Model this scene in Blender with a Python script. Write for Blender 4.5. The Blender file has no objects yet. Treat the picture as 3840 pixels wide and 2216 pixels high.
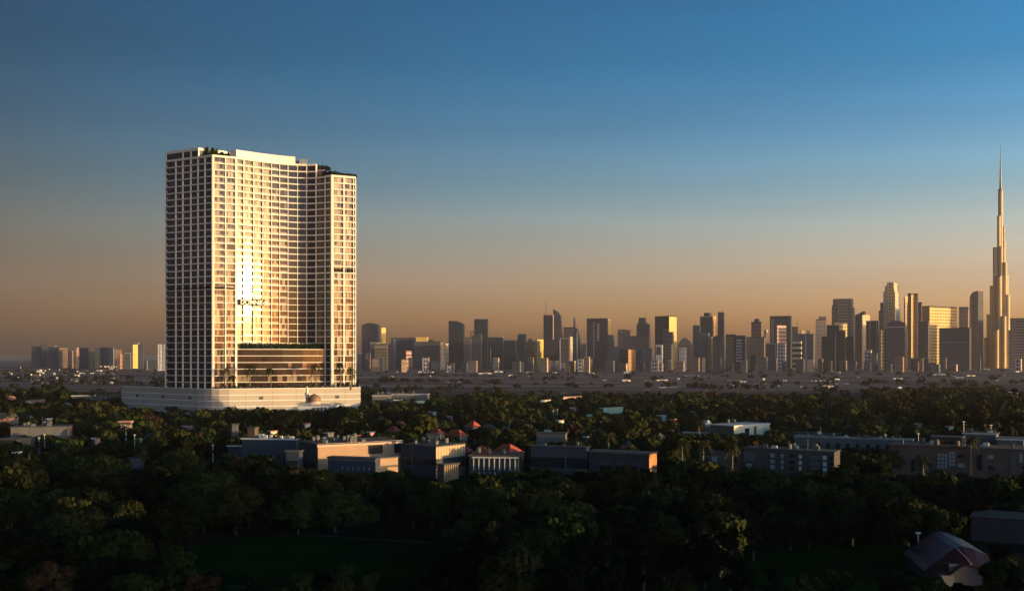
import bpy, math, random
import numpy as np
from mathutils import Vector, Matrix
R = math.radians
rnd = random.Random(7)
C = bpy.context.scene.collection
S = bpy.context.scene

# ------------------------------------------------------------------ camera, sky, sun, exposure
CAMH, HOR, F = 35.0, 1330.0, 4000.0          # camera height, horizon row and focal length in photograph pixels
cam = bpy.data.cameras.new('camera'); camo = bpy.data.objects.new('camera', cam); C.objects.link(camo)
camo.location = (0, 0, CAMH); camo.rotation_euler = (R(90), 0, 0)
cam.sensor_width = 36; cam.lens = 36 * F / 3840; cam.shift_y = (HOR - 1108) / 3840
cam.clip_start = 1; cam.clip_end = 80000
S.camera = camo
SUN_AZ, SUN_EL = 72.0, 3.4                    # degrees to the right of straight behind the camera; elevation
SDIR = Vector((math.sin(R(SUN_AZ)) * math.cos(R(SUN_EL)), -math.cos(R(SUN_AZ)) * math.cos(R(SUN_EL)), math.sin(R(SUN_EL))))
W = bpy.data.worlds.new('World'); S.world = W; W.use_nodes = True
nt = W.node_tree; bg = nt.nodes['Background']
sky = nt.nodes.new('ShaderNodeTexSky'); sky.sky_type = 'NISHITA'; sky.sun_disc = False
sky.sun_elevation = R(SUN_EL); sky.sun_rotation = R(180 - SUN_AZ)
sky.altitude = 50; sky.air_density = 1.3; sky.dust_density = 2.0; sky.ozone_density = 2.5
tc = nt.nodes.new('ShaderNodeTexCoord'); sx = nt.nodes.new('ShaderNodeSeparateXYZ')
nt.links.new(tc.outputs['Generated'], sx.inputs[0])
ramp = nt.nodes.new('ShaderNodeValToRGB'); nt.links.new(sx.outputs['Z'], ramp.inputs['Fac'])
SKYR = [(0.0, (1.0, 0.84, 1.0)), (0.035, (0.84, 0.68, 1.0)), (0.06, (0.74, 0.60, 0.93)), (0.085, (0.66, 0.58, 0.86)), (0.12, (0.50, 0.53, 0.75)), (0.156, (0.28, 0.44, 0.67)), (0.203, (0.125, 0.335, 0.57)), (0.26, (0.015, 0.275, 0.50)), (0.32, (0.0, 0.235, 0.44)), (0.5, (0.01, 0.06, 0.12)), (1.0, (0.01, 0.02, 0.03))]
while len(ramp.color_ramp.elements) < len(SKYR): ramp.color_ramp.elements.new(0.5)
for e, (p, c) in zip(ramp.color_ramp.elements, SKYR): e.position = p; e.color = (*[v for v in c], 1)
mul = nt.nodes.new('ShaderNodeMix'); mul.data_type = 'RGBA'; mul.blend_type = 'MULTIPLY'; mul.inputs['Factor'].default_value = 1
nt.links.new(sky.outputs[0], mul.inputs['A']); nt.links.new(ramp.outputs['Color'], mul.inputs['B'])
# the sky is duller towards the left (-X), away from the sun
azr = nt.nodes.new('ShaderNodeMapRange'); azr.inputs['From Min'].default_value = -0.48; azr.inputs['From Max'].default_value = 0.48
azr.inputs['To Min'].default_value = 0.5; azr.inputs['To Max'].default_value = 3.1; azr.clamp = True
nt.links.new(sx.outputs['X'], azr.inputs['Value'])
mul2 = nt.nodes.new('ShaderNodeMix'); mul2.data_type = 'RGBA'; mul2.blend_type = 'MULTIPLY'; mul2.inputs['Factor'].default_value = 1
nt.links.new(mul.outputs['Result'], mul2.inputs['A']); nt.links.new(azr.outputs[0], mul2.inputs['B'])
# faint horizontal layers of dust in the air
smp = nt.nodes.new('ShaderNodeMapping'); smp.inputs['Scale'].default_value = (1.2, 1.2, 14); nt.links.new(tc.outputs['Generated'], smp.inputs[0])
sno = nt.nodes.new('ShaderNodeTexNoise'); sno.inputs['Scale'].default_value = 1.6; sno.inputs['Detail'].default_value = 5; nt.links.new(smp.outputs[0], sno.inputs['Vector'])
smr = nt.nodes.new('ShaderNodeMapRange'); smr.inputs['From Min'].default_value = 0.3; smr.inputs['From Max'].default_value = 0.7; smr.inputs['To Min'].default_value = 0.93; smr.inputs['To Max'].default_value = 1.07
nt.links.new(sno.outputs['Fac'], smr.inputs['Value']); mul3 = nt.nodes.new('ShaderNodeMix'); mul3.data_type = 'RGBA'; mul3.blend_type = 'MULTIPLY'; mul3.inputs['Factor'].default_value = 1
# brighter half of the sky lies behind the camera, where the sun stands
ayr = nt.nodes.new('ShaderNodeMapRange'); ayr.inputs['From Min'].default_value = -0.6; ayr.inputs['From Max'].default_value = 0.15
ayr.inputs['To Min'].default_value = 2.9; ayr.inputs['To Max'].default_value = 1.0; nt.links.new(sx.outputs['Y'], ayr.inputs['Value'])
mul4 = nt.nodes.new('ShaderNodeMix'); mul4.data_type = 'RGBA'; mul4.blend_type = 'MULTIPLY'; mul4.inputs['Factor'].default_value = 1
nt.links.new(mul2.outputs['Result'], mul4.inputs['A']); nt.links.new(ayr.outputs[0], mul4.inputs['B'])
nt.links.new(mul4.outputs['Result'], mul3.inputs['A']); nt.links.new(smr.outputs[0], mul3.inputs['B'])
nt.links.new(mul3.outputs['Result'], bg.inputs['Color']); bg.inputs['Strength'].default_value = 0.15
sun = bpy.data.lights.new('sun', 'SUN'); suno = bpy.data.objects.new('sun', sun); C.objects.link(suno)
sun.energy = 2.9; sun.angle = R(0.53); sun.color = (1.0, 0.72, 0.32)
suno.rotation_euler = SDIR.to_track_quat('Z', 'Y').to_euler(); suno.location = (0, 0, 900)
S.view_settings.view_transform = 'Standard'; S.view_settings.look = 'None'
S.view_settings.gamma = 1; S.view_settings.exposure = 1.3
S.cycles.use_denoising = True; S.cycles.max_bounces = 6; S.cycles.volume_bounces = 1
S.cycles.sample_clamp_indirect = 3

# ------------------------------------------------------------------ helpers
def X(px, D): return (px - 1920) / F * D
def Z(py, D): return CAMH + (HOR - py) / F * D
def Dg(py): return CAMH * F / (py - HOR)
_m = {}
def mat(name, col, rough=0.6, spec=0.5, metal=0.0, coat=0.0, coat_r=0.1, var=0.0, vscale=0.2, emit=0.0, ior=1.45, grid=None, streak=False):
    """procedural material; grid=(du, dv, mu, mv, window colour) draws openings on the wall's own UV in metres"""
    if name in _m: return _m[name]
    m = bpy.data.materials.new(name); m.use_nodes = True; n = m.node_tree; p = n.nodes['Principled BSDF']
    p.inputs['Base Color'].default_value = (*col, 1); p.inputs['Roughness'].default_value = rough
    p.inputs['Metallic'].default_value = metal; p.inputs['Coat Weight'].default_value = coat
    p.inputs['Coat Roughness'].default_value = coat_r; p.inputs['IOR'].default_value = ior
    p.inputs['Specular IOR Level'].default_value = spec
    src = None
    if grid:
        du, dv, mu, mv, wc = grid
        uv = n.nodes.new('ShaderNodeUVMap'); s = n.nodes.new('ShaderNodeSeparateXYZ'); n.links.new(uv.outputs[0], s.inputs[0])
        def fr(out, d, mrg):
            a = n.nodes.new('ShaderNodeMath'); a.operation = 'DIVIDE'; a.inputs[1].default_value = d; n.links.new(out, a.inputs[0])
            b = n.nodes.new('ShaderNodeMath'); b.operation = 'FRACT'; n.links.new(a.outputs[0], b.inputs[0])
            c = n.nodes.new('ShaderNodeMath'); c.operation = 'GREATER_THAN'; c.inputs[1].default_value = mrg; n.links.new(b.outputs[0], c.inputs[0])
            return c.outputs[0]
        mm = n.nodes.new('ShaderNodeMath'); mm.operation = 'MULTIPLY'
        n.links.new(fr(s.outputs['X'], du, mu), mm.inputs[0]); n.links.new(fr(s.outputs['Y'], dv, mv), mm.inputs[1])
        mx = n.nodes.new('ShaderNodeMix'); mx.data_type = 'RGBA'; n.links.new(mm.outputs[0], mx.inputs['Factor'])
        mx.inputs['A'].default_value = (*col, 1); mx.inputs['B'].default_value = (*wc, 1); src = mx.outputs['Result']
        rr = n.nodes.new('ShaderNodeMapRange'); rr.inputs['To Min'].default_value = rough; rr.inputs['To Max'].default_value = 0.5
        n.links.new(mm.outputs[0], rr.inputs['Value']); n.links.new(rr.outputs[0], p.inputs['Roughness'])
    if var > 0:
        t = n.nodes.new('ShaderNodeTexCoord'); mp = n.nodes.new('ShaderNodeMapping'); no = n.nodes.new('ShaderNodeTexNoise')
        mp.inputs['Scale'].default_value = (1, 1, 0.15 if streak else 1)
        n.links.new(t.outputs['Object'], mp.inputs[0]); n.links.new(mp.outputs[0], no.inputs['Vector'])
        no.inputs['Scale'].default_value = vscale; no.inputs['Detail'].default_value = 5
        mr = n.nodes.new('ShaderNodeMapRange'); mr.inputs['From Min'].default_value = 0.3; mr.inputs['From Max'].default_value = 0.7
        mr.inputs['To Min'].default_value = 1 - var; mr.inputs['To Max'].default_value = 1 + var
        n.links.new(no.outputs['Fac'], mr.inputs['Value'])
        mu_ = n.nodes.new('ShaderNodeMix'); mu_.data_type = 'RGBA'; mu_.blend_type = 'MULTIPLY'; mu_.inputs['Factor'].default_value = 1
        if src: n.links.new(src, mu_.inputs['A'])
        else: mu_.inputs['A'].default_value = (*col, 1)
        n.links.new(mr.outputs[0], mu_.inputs['B']); src = mu_.outputs['Result']
    if src: n.links.new(src, p.inputs['Base Color'])
    if emit > 0:
        p.inputs['Emission Color'].default_value = (*col, 1); p.inputs['Emission Strength'].default_value = emit
    _m[name] = m; return m

class MB:
    """collects faces, builds them as ONE mesh object"""
    def __init__(s): s.v = []; s.f = []; s.mi = []; s.uv = []; s.smooth = False
    def poly(s, pts, mi=0, uv=None):
        b = len(s.v); s.v += [tuple(p) for p in pts]; s.f.append(tuple(range(b, b + len(pts)))); s.mi.append(mi)
        s.uv += (uv if uv else [(p[0], p[2]) for p in pts])
    def frame_box(s, o, a, b, c, mi=0):
        """box with corner o and edge vectors a, b, c"""
        o, a, b, c = Vector(o), Vector(a), Vector(b), Vector(c)
        la, lb, lc = a.length, b.length, c.length
        if a.cross(b).dot(c) < 0: a, b, la, lb = b, a, lb, la
        p = [o, o + a, o + a + b, o + b, o + c, o + a + c, o + a + b + c, o + b + c]
        for q, (w, h) in (((3, 2, 1, 0), (la, lb)), ((4, 5, 6, 7), (la, lb)), ((0, 1, 5, 4), (la, lc)), ((1, 2, 6, 5), (lb, lc)), ((2, 3, 7, 6), (la, lc)), ((3, 0, 4, 7), (lb, lc))):
            s.poly([p[i] for i in q], mi, [(0, 0), (w, 0), (w, h), (0, h)])
    def box(s, x0, x1, y0, y1, z0, z1, mi=0): s.frame_box((x0, y0, z0), (x1 - x0, 0, 0), (0, y1 - y0, 0), (0, 0, z1 - z0), mi)
    def prism(s, ring, z0, z1, mi=0, top=None, cap=True):
        """vertical prism over a counter-clockwise ring; ring may shrink to `top`"""
        n = len(ring); top = top or ring; u = 0
        for i in range(n):
            a, b = ring[i], ring[(i + 1) % n]; ta, tb = top[i], top[(i + 1) % n]; l = math.dist(a[:2], b[:2])
            s.poly([(a[0], a[1], z0), (b[0], b[1], z0), (tb[0], tb[1], z1), (ta[0], ta[1], z1)], mi, [(u, z0), (u + l, z0), (u + l, z1), (u, z1)]); u += l
        if cap:
            s.poly([(p[0], p[1], z1) for p in top], mi); s.poly([(p[0], p[1], z0) for p in reversed(ring)], mi)
    def tube(s, pts, r, n=8, mi=0, cap=True):
        pts = [Vector(p) for p in pts]; rs = r if hasattr(r, '__len__') else [r] * len(pts); rings = []
        for i, p in enumerate(pts):
            d = (pts[min(i + 1, len(pts) - 1)] - pts[max(i - 1, 0)]).normalized()
            q = d.to_track_quat('Z', 'Y').to_matrix()
            rings.append([p + q @ Vector((math.cos(2 * math.pi * k / n) * rs[i], math.sin(2 * math.pi * k / n) * rs[i], 0)) for k in range(n)])
        for a, b in zip(rings, rings[1:]):
            for k in range(n): s.poly([a[k], a[(k + 1) % n], b[(k + 1) % n], b[k]], mi)
        if cap: s.poly(list(reversed(rings[0])), mi); s.poly(rings[-1], mi)
    def build(s, name, mats, parent=None, origin=(0, 0, 0)):
        me = bpy.data.meshes.new(name); o3 = Vector(origin)
        me.from_pydata([tuple(Vector(v) - o3) for v in s.v], [], s.f)
        for m in (mats if isinstance(mats, (list, tuple)) else [mats]): me.materials.append(m)
        me.polygons.foreach_set('material_index', s.mi)
        l = me.uv_layers.new(name='UVMap'); l.data.foreach_set('uv', [c for q in s.uv for c in q])
        if s.smooth: me.polygons.foreach_set('use_smooth', [True] * len(me.polygons))
        me.update(); ob = bpy.data.objects.new(name, me); C.objects.link(ob)
        if parent:
            ob.parent = parent; ob.location = Vector(origin) - Vector(wloc(parent))
        else: ob.location = origin
        return ob
def wloc(o):
    l = Vector(o.location)
    while o.parent: o = o.parent; l += Vector(o.location)
    return l
def tag(o, label=None, cat=None, group=None, kind=None):
    if label: o['label'] = label
    if cat: o['category'] = cat
    if group: o['group'] = group
    if kind: o['kind'] = kind
    return o
def thing(name, loc, label, cat, group=None):
    o = bpy.data.objects.new(name, None); C.objects.link(o); o.location = loc; o.empty_display_size = 1
    return tag(o, label, cat, group)
def copy_tree(o, parent=None):
    c = o.copy(); C.objects.link(c); c.parent = parent
    for ch in [k for k in KIDS.get(o.name, [])]: copy_tree(ch, c)
    return c
KIDS = {}
def reg(o):
    KIDS[o.name] = list(o.children)
    for ch in o.children: reg(ch)
AVOID = []                                     # (px0, px1, visible bottom row, distance): trees nearer must not rise above that row

# ------------------------------------------------------------------ materials
WHITE = mat('white_paint', (0.74, 0.70, 0.61), 0.85, spec=0.1, var=0.05, vscale=0.05)
STONE = mat('podium_stone', (0.44, 0.375, 0.30), 0.75, var=0.07, vscale=0.08)
STRIPE = mat('podium_stripe', (0.88, 0.85, 0.83), 0.5)
SOIL = mat('deck_soil', (0.10, 0.08, 0.05), 0.9, var=0.3, vscale=0.5)
G_NAVY = mat('glass_navy', (0.016, 0.020, 0.036), 0.33, spec=0.12, coat=0.55, coat_r=0.055)
G_GREY = mat('glass_grey_blind', (0.055, 0.06, 0.08), 0.33, spec=0.12, coat=0.55, coat_r=0.055)
G_BROWN = mat('glass_brown', (0.028, 0.014, 0.010), 0.33, spec=0.12, coat=0.55, coat_r=0.055)
G_DARK = mat('glass_bronze', (0.048, 0.03, 0.02), 0.33, spec=0.12, coat=0.55, coat_r=0.055)
G_CURT = mat('curtain_behind_glass', (0.29, 0.215, 0.14), 0.33, spec=0.12, coat=0.55, coat_r=0.055)
G_CURT2 = mat('pale_curtain_behind_glass', (0.40, 0.325, 0.24), 0.33, spec=0.12, coat=0.55, coat_r=0.055)
G_TERRA = mat('terracotta_blind_behind_glass', (0.24, 0.13, 0.075), 0.33, spec=0.12, coat=0.55, coat_r=0.055)
RAIL = mat('balcony_glass', (0.30, 0.26, 0.22), 0.08, spec=0.5)
CONC = mat('grey_concrete', (0.22, 0.21, 0.21), 0.8, var=0.15, vscale=0.2)
BARK = mat('bark', (0.06, 0.045, 0.03), 0.9, var=0.3, vscale=2)
def leafmat(name, col, var=0.45, scale=0.35):
    m = mat(name, col, 0.8, 0.03, var=var, vscale=scale)
    n = m.node_tree; p = n.nodes['Principled BSDF']
    oi = n.nodes.new('ShaderNodeObjectInfo'); mr = n.nodes.new('ShaderNodeMapRange'); n.links.new(oi.outputs['Random'], mr.inputs['Value'])
    mr.inputs['To Min'].default_value = 0.65; mr.inputs['To Max'].default_value = 1.35
    lk = p.inputs['Base Color'].links[0]; mx = n.nodes.new('ShaderNodeMix'); mx.data_type = 'RGBA'; mx.blend_type = 'MULTIPLY'; mx.inputs['Factor'].default_value = 1
    n.links.new(lk.from_socket, mx.inputs['A']); n.links.new(mr.outputs[0], mx.inputs['B']); n.links.new(mx.outputs['Result'], p.inputs['Base Color'])
    return m
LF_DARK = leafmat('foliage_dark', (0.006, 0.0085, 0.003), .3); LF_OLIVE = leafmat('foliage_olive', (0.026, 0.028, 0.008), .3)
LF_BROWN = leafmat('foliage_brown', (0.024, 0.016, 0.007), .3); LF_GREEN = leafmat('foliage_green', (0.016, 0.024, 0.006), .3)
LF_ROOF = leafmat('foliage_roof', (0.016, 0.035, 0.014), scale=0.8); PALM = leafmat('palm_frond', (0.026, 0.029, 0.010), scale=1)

# ------------------------------------------------------------------ ground
def ground():
    mb = MB(); n = 90; ext = 9000
    ys = [-400 + 40 * i for i in range(11)] + [40 + (ext - 40) * (i / 60) ** 2.2 for i in range(61)]
    ys = sorted(set(ys)); xs = [math.copysign(abs(t) ** 1.8, t) * ext for t in [(-1 + 2 * i / 60) for i in range(61)]]
    def h(x, y): return 0.0
    for a, b in zip(ys, ys[1:]):
        for c, d in zip(xs, xs[1:]):
            mb.poly([(c, a, h(c, a)), (d, a, h(d, a)), (d, b, h(d, b)), (c, b, h(c, b))])
    m = bpy.data.materials.new('ground_earth'); m.use_nodes = True; nn = m.node_tree; p = nn.nodes['Principled BSDF']
    t = nn.nodes.new('ShaderNodeTexCoord'); no = nn.nodes.new('ShaderNodeTexNoise'); mp = nn.nodes.new('ShaderNodeMapping')
    nn.links.new(t.outputs['Object'], mp.inputs[0]); mp.inputs['Scale'].default_value = (0.0028, 0.013, 1); nn.links.new(mp.outputs[0], no.inputs['Vector'])
    no.inputs['Scale'].default_value = 1; no.inputs['Detail'].default_value = 8
    cr = nn.nodes.new('ShaderNodeValToRGB'); nn.links.new(no.outputs['Fac'], cr.inputs['Fac'])
    cr.color_ramp.elements[0].position = 0.40; cr.color_ramp.elements[0].color = (0.09, 0.072, 0.075, 1)
    cr.color_ramp.elements[1].position = 0.62; cr.color_ramp.elements[1].color = (0.25, 0.19, 0.185, 1)
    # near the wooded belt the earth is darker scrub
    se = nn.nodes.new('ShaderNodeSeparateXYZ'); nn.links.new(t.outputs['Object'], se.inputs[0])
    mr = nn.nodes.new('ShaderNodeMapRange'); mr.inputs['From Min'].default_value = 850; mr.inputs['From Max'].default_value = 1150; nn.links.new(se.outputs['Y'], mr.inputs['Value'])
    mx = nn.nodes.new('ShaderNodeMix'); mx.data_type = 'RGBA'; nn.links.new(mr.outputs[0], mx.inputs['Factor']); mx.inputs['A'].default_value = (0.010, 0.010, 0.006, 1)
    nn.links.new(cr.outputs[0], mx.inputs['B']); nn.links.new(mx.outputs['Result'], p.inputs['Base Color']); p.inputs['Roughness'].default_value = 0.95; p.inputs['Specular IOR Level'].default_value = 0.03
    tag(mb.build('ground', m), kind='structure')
ground()
def sheet(name, pts, z, m):
    mb = MB(); mb.poly([(x, y, z) for x, y in pts]); o = mb.build(name, m); tag(o, kind='structure'); return o
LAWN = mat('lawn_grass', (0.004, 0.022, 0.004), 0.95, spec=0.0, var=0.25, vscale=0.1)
sheet('lawn', [(X(px, Dg(py)), Dg(py)) for px, py in ((620, 2215), (640, 2110), (740, 2040), (980, 2012), (1640, 2012), (1700, 2060), (1560, 2215))], 0.004, LAWN)
sheet('lawn', [(X(px, Dg(py)), Dg(py)) for px, py in ((2640, 2180), (2740, 2060), (2840, 2030), (3380, 2025), (3450, 2120), (3400, 2214), (2700, 2214))], 0.004, LAWN)
PATH = mat('path_paving', (0.05, 0.043, 0.04), 0.9, spec=0.0)
def path(pts, w=1.3):
    mb = MB(); q = [Vector((X(px, Dg(py)), Dg(py), 0.008)) for px, py in pts]
    for a, b in zip(q, q[1:]):
        d = (b - a).normalized(); s_ = Vector((-d.y, d.x, 0)) * w / 2; mb.poly([a - s_, b - s_, b + s_, a + s_])
    tag(mb.build('path', PATH), kind='structure')
path([(1000, 1998), (1150, 2003), (1400, 2022), (1620, 2032)]); path([(100, 1958), (250, 1950), (330, 1944)]); path([(820, 2190), (960, 2206)])
def hills():
    mb = MB(); r2 = random.Random(3)
    for base, amp, D, seed in ((0, 62, 8300, 1), (0, 34, 7400, 4)):
        n = 90; prev = None
        for i in range(n + 1):
            x = -7800 + 15600 * i / n; h = amp * (0.6 + 0.25 * math.sin(i * 0.19 + seed) + 0.12 * math.sin(i * 0.53 + seed * 2) + r2.uniform(-.03, .03))
            if prev:
                x0, h0 = prev
                mb.poly([(x0, D - 400, -1), (x, D - 400, -1), (x, D, h), (x0, D, h0)]); mb.poly([(x0, D, h0), (x, D, h), (x, D + 400, -1), (x0, D + 400, -1)])
            prev = (x, h)
    tag(mb.build('hills', mat('hill_rock', (0.16, 0.12, 0.11), 0.95, var=0.2, vscale=0.003)), kind='structure')
hills()

# ------------------------------------------------------------------ the main tower on its podium
FLH, NFL = 3.5, 35; ZP = 17.05
def TP(px, D): return Vector((X(px, D), D))
A = Vector((-187.5, 577.9)); B = Vector((-157.5, 561.0)); 
bay_d = Vector((math.cos(R(31)), math.sin(R(31)))); Cc = B + bay_d * 12.7
def hit(p, ang, px):
    """walk from p in direction ang (deg, 0 = +X) until the picture column px"""
    t = (px - 1920) / F; d = Vector((math.cos(R(ang)), math.sin(R(ang)))); l = (t * p.y - p.x) / (d.x - t * d.y); return p + d * l
cols = [912, 949, 984, 1017, 1047.6, 1079.5, 1115.6, 1150, 1185.6, 1219.5, 1243]
angs = [43.8, 43.2, 41.6, 38, 34, 29, 22, 8, -12, -27, -33]
curve = [Cc]
for c_, a_ in zip(cols, angs): curve.append(hit(curve[-1], a_, c_))
Gp = curve[-1]; Hp = hit(Gp, 27, 1333)
back = [Hp + Vector((-12, 22)), Vector((-118, 628)), Vector((-160, 622)), A + Vector((11, 20))]
leftcols = [623, 659.7, 686, 716, 742.8, 769, 797]
def on_line(P0, P1, px):
    t = (px - 1920) / F; d = P1 - P0; l = (t * P0.y - P0.x) / (d.x - t * d.y); return P0 + d * l
left_pts = [A] + [on_line(A, B, c_) for c_ in leftcols[1:-1]] + [B]
bay_pts = [B, on_line(B, Cc, 845), Cc]
wing_pts = [Gp, on_line(Gp, Hp, 1289), Hp]
front = left_pts + bay_pts[1:] + curve[1:] + wing_pts[1:]
tower = thing('apartment_tower', (B.x, B.y, 0), 'tall white gridded apartment tower with a concave glass front on a pale podium', 'apartment tower')
podium_edge = [Vector((-220, 601)), Vector((-164, 557.5)), Vector((-160, 555.3)), Vector((-156, 553.9)), Vector((-152, 553.6)), Vector((-147, 554.4)), X(1352, 577.5) * Vector((1, 0)) + Vector((0, 577.5))]
pod_ring = podium_edge + [Vector((-92, 640)), Vector((-205, 640))]
mb = MB(); mb.prism(pod_ring, 0, ZP - 1.0); mb.build('podium_wall', STONE, tower)
def offset_path(pts, d):
    out = []
    for i, p in enumerate(pts):
        a = pts[i] - pts[i - 1] if i else pts[1] - pts[0]; b = pts[i + 1] - pts[i] if i < len(pts) - 1 else a
        n1 = Vector((a.y, -a.x)).normalized(); n2 = Vector((b.y, -b.x)).normalized(); n = (n1 + n2); n = n / max(n.length, 1e-6)
        k = max(0.5, n.dot(n1)); out.append(p + n * d / k)
    return out
def band(mb, pts, d_in, d_out, z0, z1, mi=0, ends=True):
    """strip of wall following pts between two offsets"""
    a, b = offset_path(pts, d_out), offset_path(pts, d_in)
    for i in range(len(pts) - 1):
        l = (pts[i + 1] - pts[i]).length
        mb.poly([(a[i].x, a[i].y, z0), (a[i + 1].x, a[i + 1].y, z0), (a[i + 1].x, a[i + 1].y, z1), (a[i].x, a[i].y, z1)], mi, [(0, z0), (l, z0), (l, z1), (0, z1)])
        mb.poly([(b[i + 1].x, b[i + 1].y, z0), (b[i].x, b[i].y, z0), (b[i].x, b[i].y, z1), (b[i + 1].x, b[i + 1].y, z1)], mi)
        mb.poly([(a[i].x, a[i].y, z1), (a[i + 1].x, a[i + 1].y, z1), (b[i + 1].x, b[i + 1].y, z1), (b[i].x, b[i].y, z1)], mi)
        mb.poly([(b[i].x, b[i].y, z0), (b[i + 1].x, b[i + 1].y, z0), (a[i + 1].x, a[i + 1].y, z0), (a[i].x, a[i].y, z0)], mi)
    for i, s_ in ((0, 1), (len(pts) - 1, -1)):
        q = [(b[i].x, b[i].y, z0), (a[i].x, a[i].y, z0), (a[i].x, a[i].y, z1), (b[i].x, b[i].y, z1)]
        mb.poly(q if s_ > 0 else q[::-1], mi)
mb = MB(); band(mb, podium_edge + [Vector((-92, 640))], -0.5, 0.05, ZP - 1.0, ZP + 0.1); mb.build('podium_parapet', STONE, tower)
for z in (ZP + 0.1, 13.9, 10.9, 7.9, 4.6):
    mb = MB(); band(mb, podium_edge + [Vector((-92, 640))], -0.6 if z > ZP else -0.02, 0.14, z - 0.02, z + 0.26); mb.build('stripe_band', STRIPE, tower)
mb = MB(); mb.prism(offset_path(pod_ring, -0.6), ZP - 1.4, ZP - 0.9); mb.build('deck', SOIL, tower)
# joints, vents and a service door in the podium wall
JN = mat('podium_joint', (0.16, 0.14, 0.12), 0.9); VN = mat('podium_vent', (0.08, 0.08, 0.085), 0.8)
def on_edge(P0, P1, u, w, z0, z1, m, nm, proud=0.03):
    t = (P1 - P0).normalized(); n = Vector((t.y, -t.x)); o = P0 + (P1 - P0) * u - n * 0.1; mb = MB()
    mb.frame_box((o.x, o.y, z0), (t.x * w, t.y * w, 0), (n.x * (0.1 + proud), n.y * (0.1 + proud), 0), (0, 0, z1 - z0)); mb.build(nm, m, tower)
for P0, P1, us in ((podium_edge[0], podium_edge[1], (.14, .3, .46, .62, .8)), (podium_edge[5], podium_edge[6], (.12, .32, .5, .72, .88))):
    for u in us: on_edge(P0, P1, u, .12, 0, ZP - 1.1, JN, 'joint')
for u in (.2, .54, .88): on_edge(podium_edge[0], podium_edge[1], u, 2.6, 11.6, 13.1, VN, 'vent', .05)
for u in (.22, .8): on_edge(podium_edge[5], podium_edge[6], u, 2.2, 11.6, 13.1, VN, 'vent', .05)
# core volume behind the glass (one prism, set back), down to the deck
# heights: main block NFL floors, wing two floors lower
ZT = ZP + FLH * NFL
ZW = ZT - 2 * FLH
def slab_ring(z_top, z_bot, pts, name='floor_slab', out=0.55, m=WHITE, inn=-0.9):
    mb = MB(); band(mb, pts, inn, out, z_bot, z_top); return mb.build(name, m, tower)
step1 = curve.index(curve[9]) if False else 9          # curve index where the top floors stop (picture column 1185)
main_pts = left_pts + bay_pts[1:] + curve[1:10]
Sidx = main_pts[-1]
core_main = offset_path(left_pts + bay_pts[1:] + curve[1:11], -1.4)
mb = MB(); mb.prism(core_main + [Vector((-118, 626)), Vector((-160, 620)), A + Vector((12, 19))], ZP - 1, ZT - 0.7); mb.build('core_wall', G_BROWN, tower)
mb = MB(); mb.prism([core_main[-1] + Vector((-3, 1))] + offset_path([curve[10], Gp], -1.4) + [offset_path([Gp, Hp], -1.4)[0]] * 0 + [offset_path([Gp, Hp], -1.4)[1], Hp + Vector((-12, 20)), Vector((-117, 624))], ZP - 1, ZW - 0.7)
mb.build('core_wall', G_BROWN, tower)
# slabs
LOWF = 6                                              # the lower six storeys fill the concave bay to a straight line
low_pts = left_pts + bay_pts[1:] + [hit(Cc, 14, 1060), on_line(hit(Cc, 14, 1060), curve[10], 1150), curve[10], Gp] + wing_pts[1:]
for k in range(NFL + 1):
    z = ZP + FLH * k
    th = 0.56 if k > 15 else 0.34
    if k == 0: continue
    if k <= LOWF: pts = low_pts
    elif k <= NFL - 2: pts = front
    else: pts = main_pts
    slab_ring(z + 0.02, z - th, pts)
for k, hh in ((NFL, 0.5), (NFL - 2, 0.5)):
    z = ZP + FLH * k; mb = MB(); band(mb, main_pts if k == NFL else [curve[10], Gp] + wing_pts[1:], -0.2, 0.5, z + 0.02, z + 0.02 + hh); mb.build('parapet', WHITE, tower)
mb = MB(); mb.prism([p for p in main_pts] + [Vector((-118, 628)), Vector((-160, 622)), A + Vector((11, 20))], ZT - 0.65, ZT - 0.3); mb.build('roof_deck', CONC, tower)
mb = MB(); mb.prism([curve[9], curve[10], Gp, wing_pts[1], Hp, Hp + Vector((-12, 22)), Vector((-118, 628))], ZW - 0.65, ZW - 0.3); mb.build('roof_deck', CONC, tower)
# columns
def column(p, tdir, w, z0, z1, out=0.5, inn=0.9):
    n = Vector((tdir.y, -tdir.x)).normalized(); t = tdir.normalized(); mb = MB()
    o = p - t * w / 2 - n * inn
    mb.frame_box((o.x, o.y, z0), (t.x * w, t.y * w, 0), (n.x * (inn + out), n.y * (inn + out), 0), (0, 0, z1 - z0)); mb.build('column', WHITE, tower)
for i, p in enumerate(left_pts): column(p, B - A, 0.32, ZP - 0.9, ZT - 0.01, 0.52)
column(bay_pts[1], bay_d, 0.55, ZP - 0.9, ZT - 0.01, 0.52); column(B + bay_d * 0.5, bay_d, 0.7, ZP - 0.9, ZT - 0.01, 0.53); column(Cc - bay_d * 0.3, bay_d, 1.1, ZP - 0.9, ZT - 0.01, 0.58)
for i in range(1, len(curve)):
    d = curve[min(i + 1, len(curve) - 1)] - curve[i - 1]; top = ZT if i < 10 else ZW
    column(curve[i], d, 0.34 if i < 11 else 0.9, (ZP + FLH * LOWF) if i < 10 else ZP - 0.9, top - 0.01, 0.5)
for p, w in ((Gp + (Hp - Gp).normalized() * 0.6, 1.0), (wing_pts[1], 0.7), (Hp - (Hp - Gp).normalized() * 1.2, 0.4), (Hp, 0.4)): column(p, Hp - Gp, w, ZP - 0.9, ZW - 0.01, 0.53)
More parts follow.
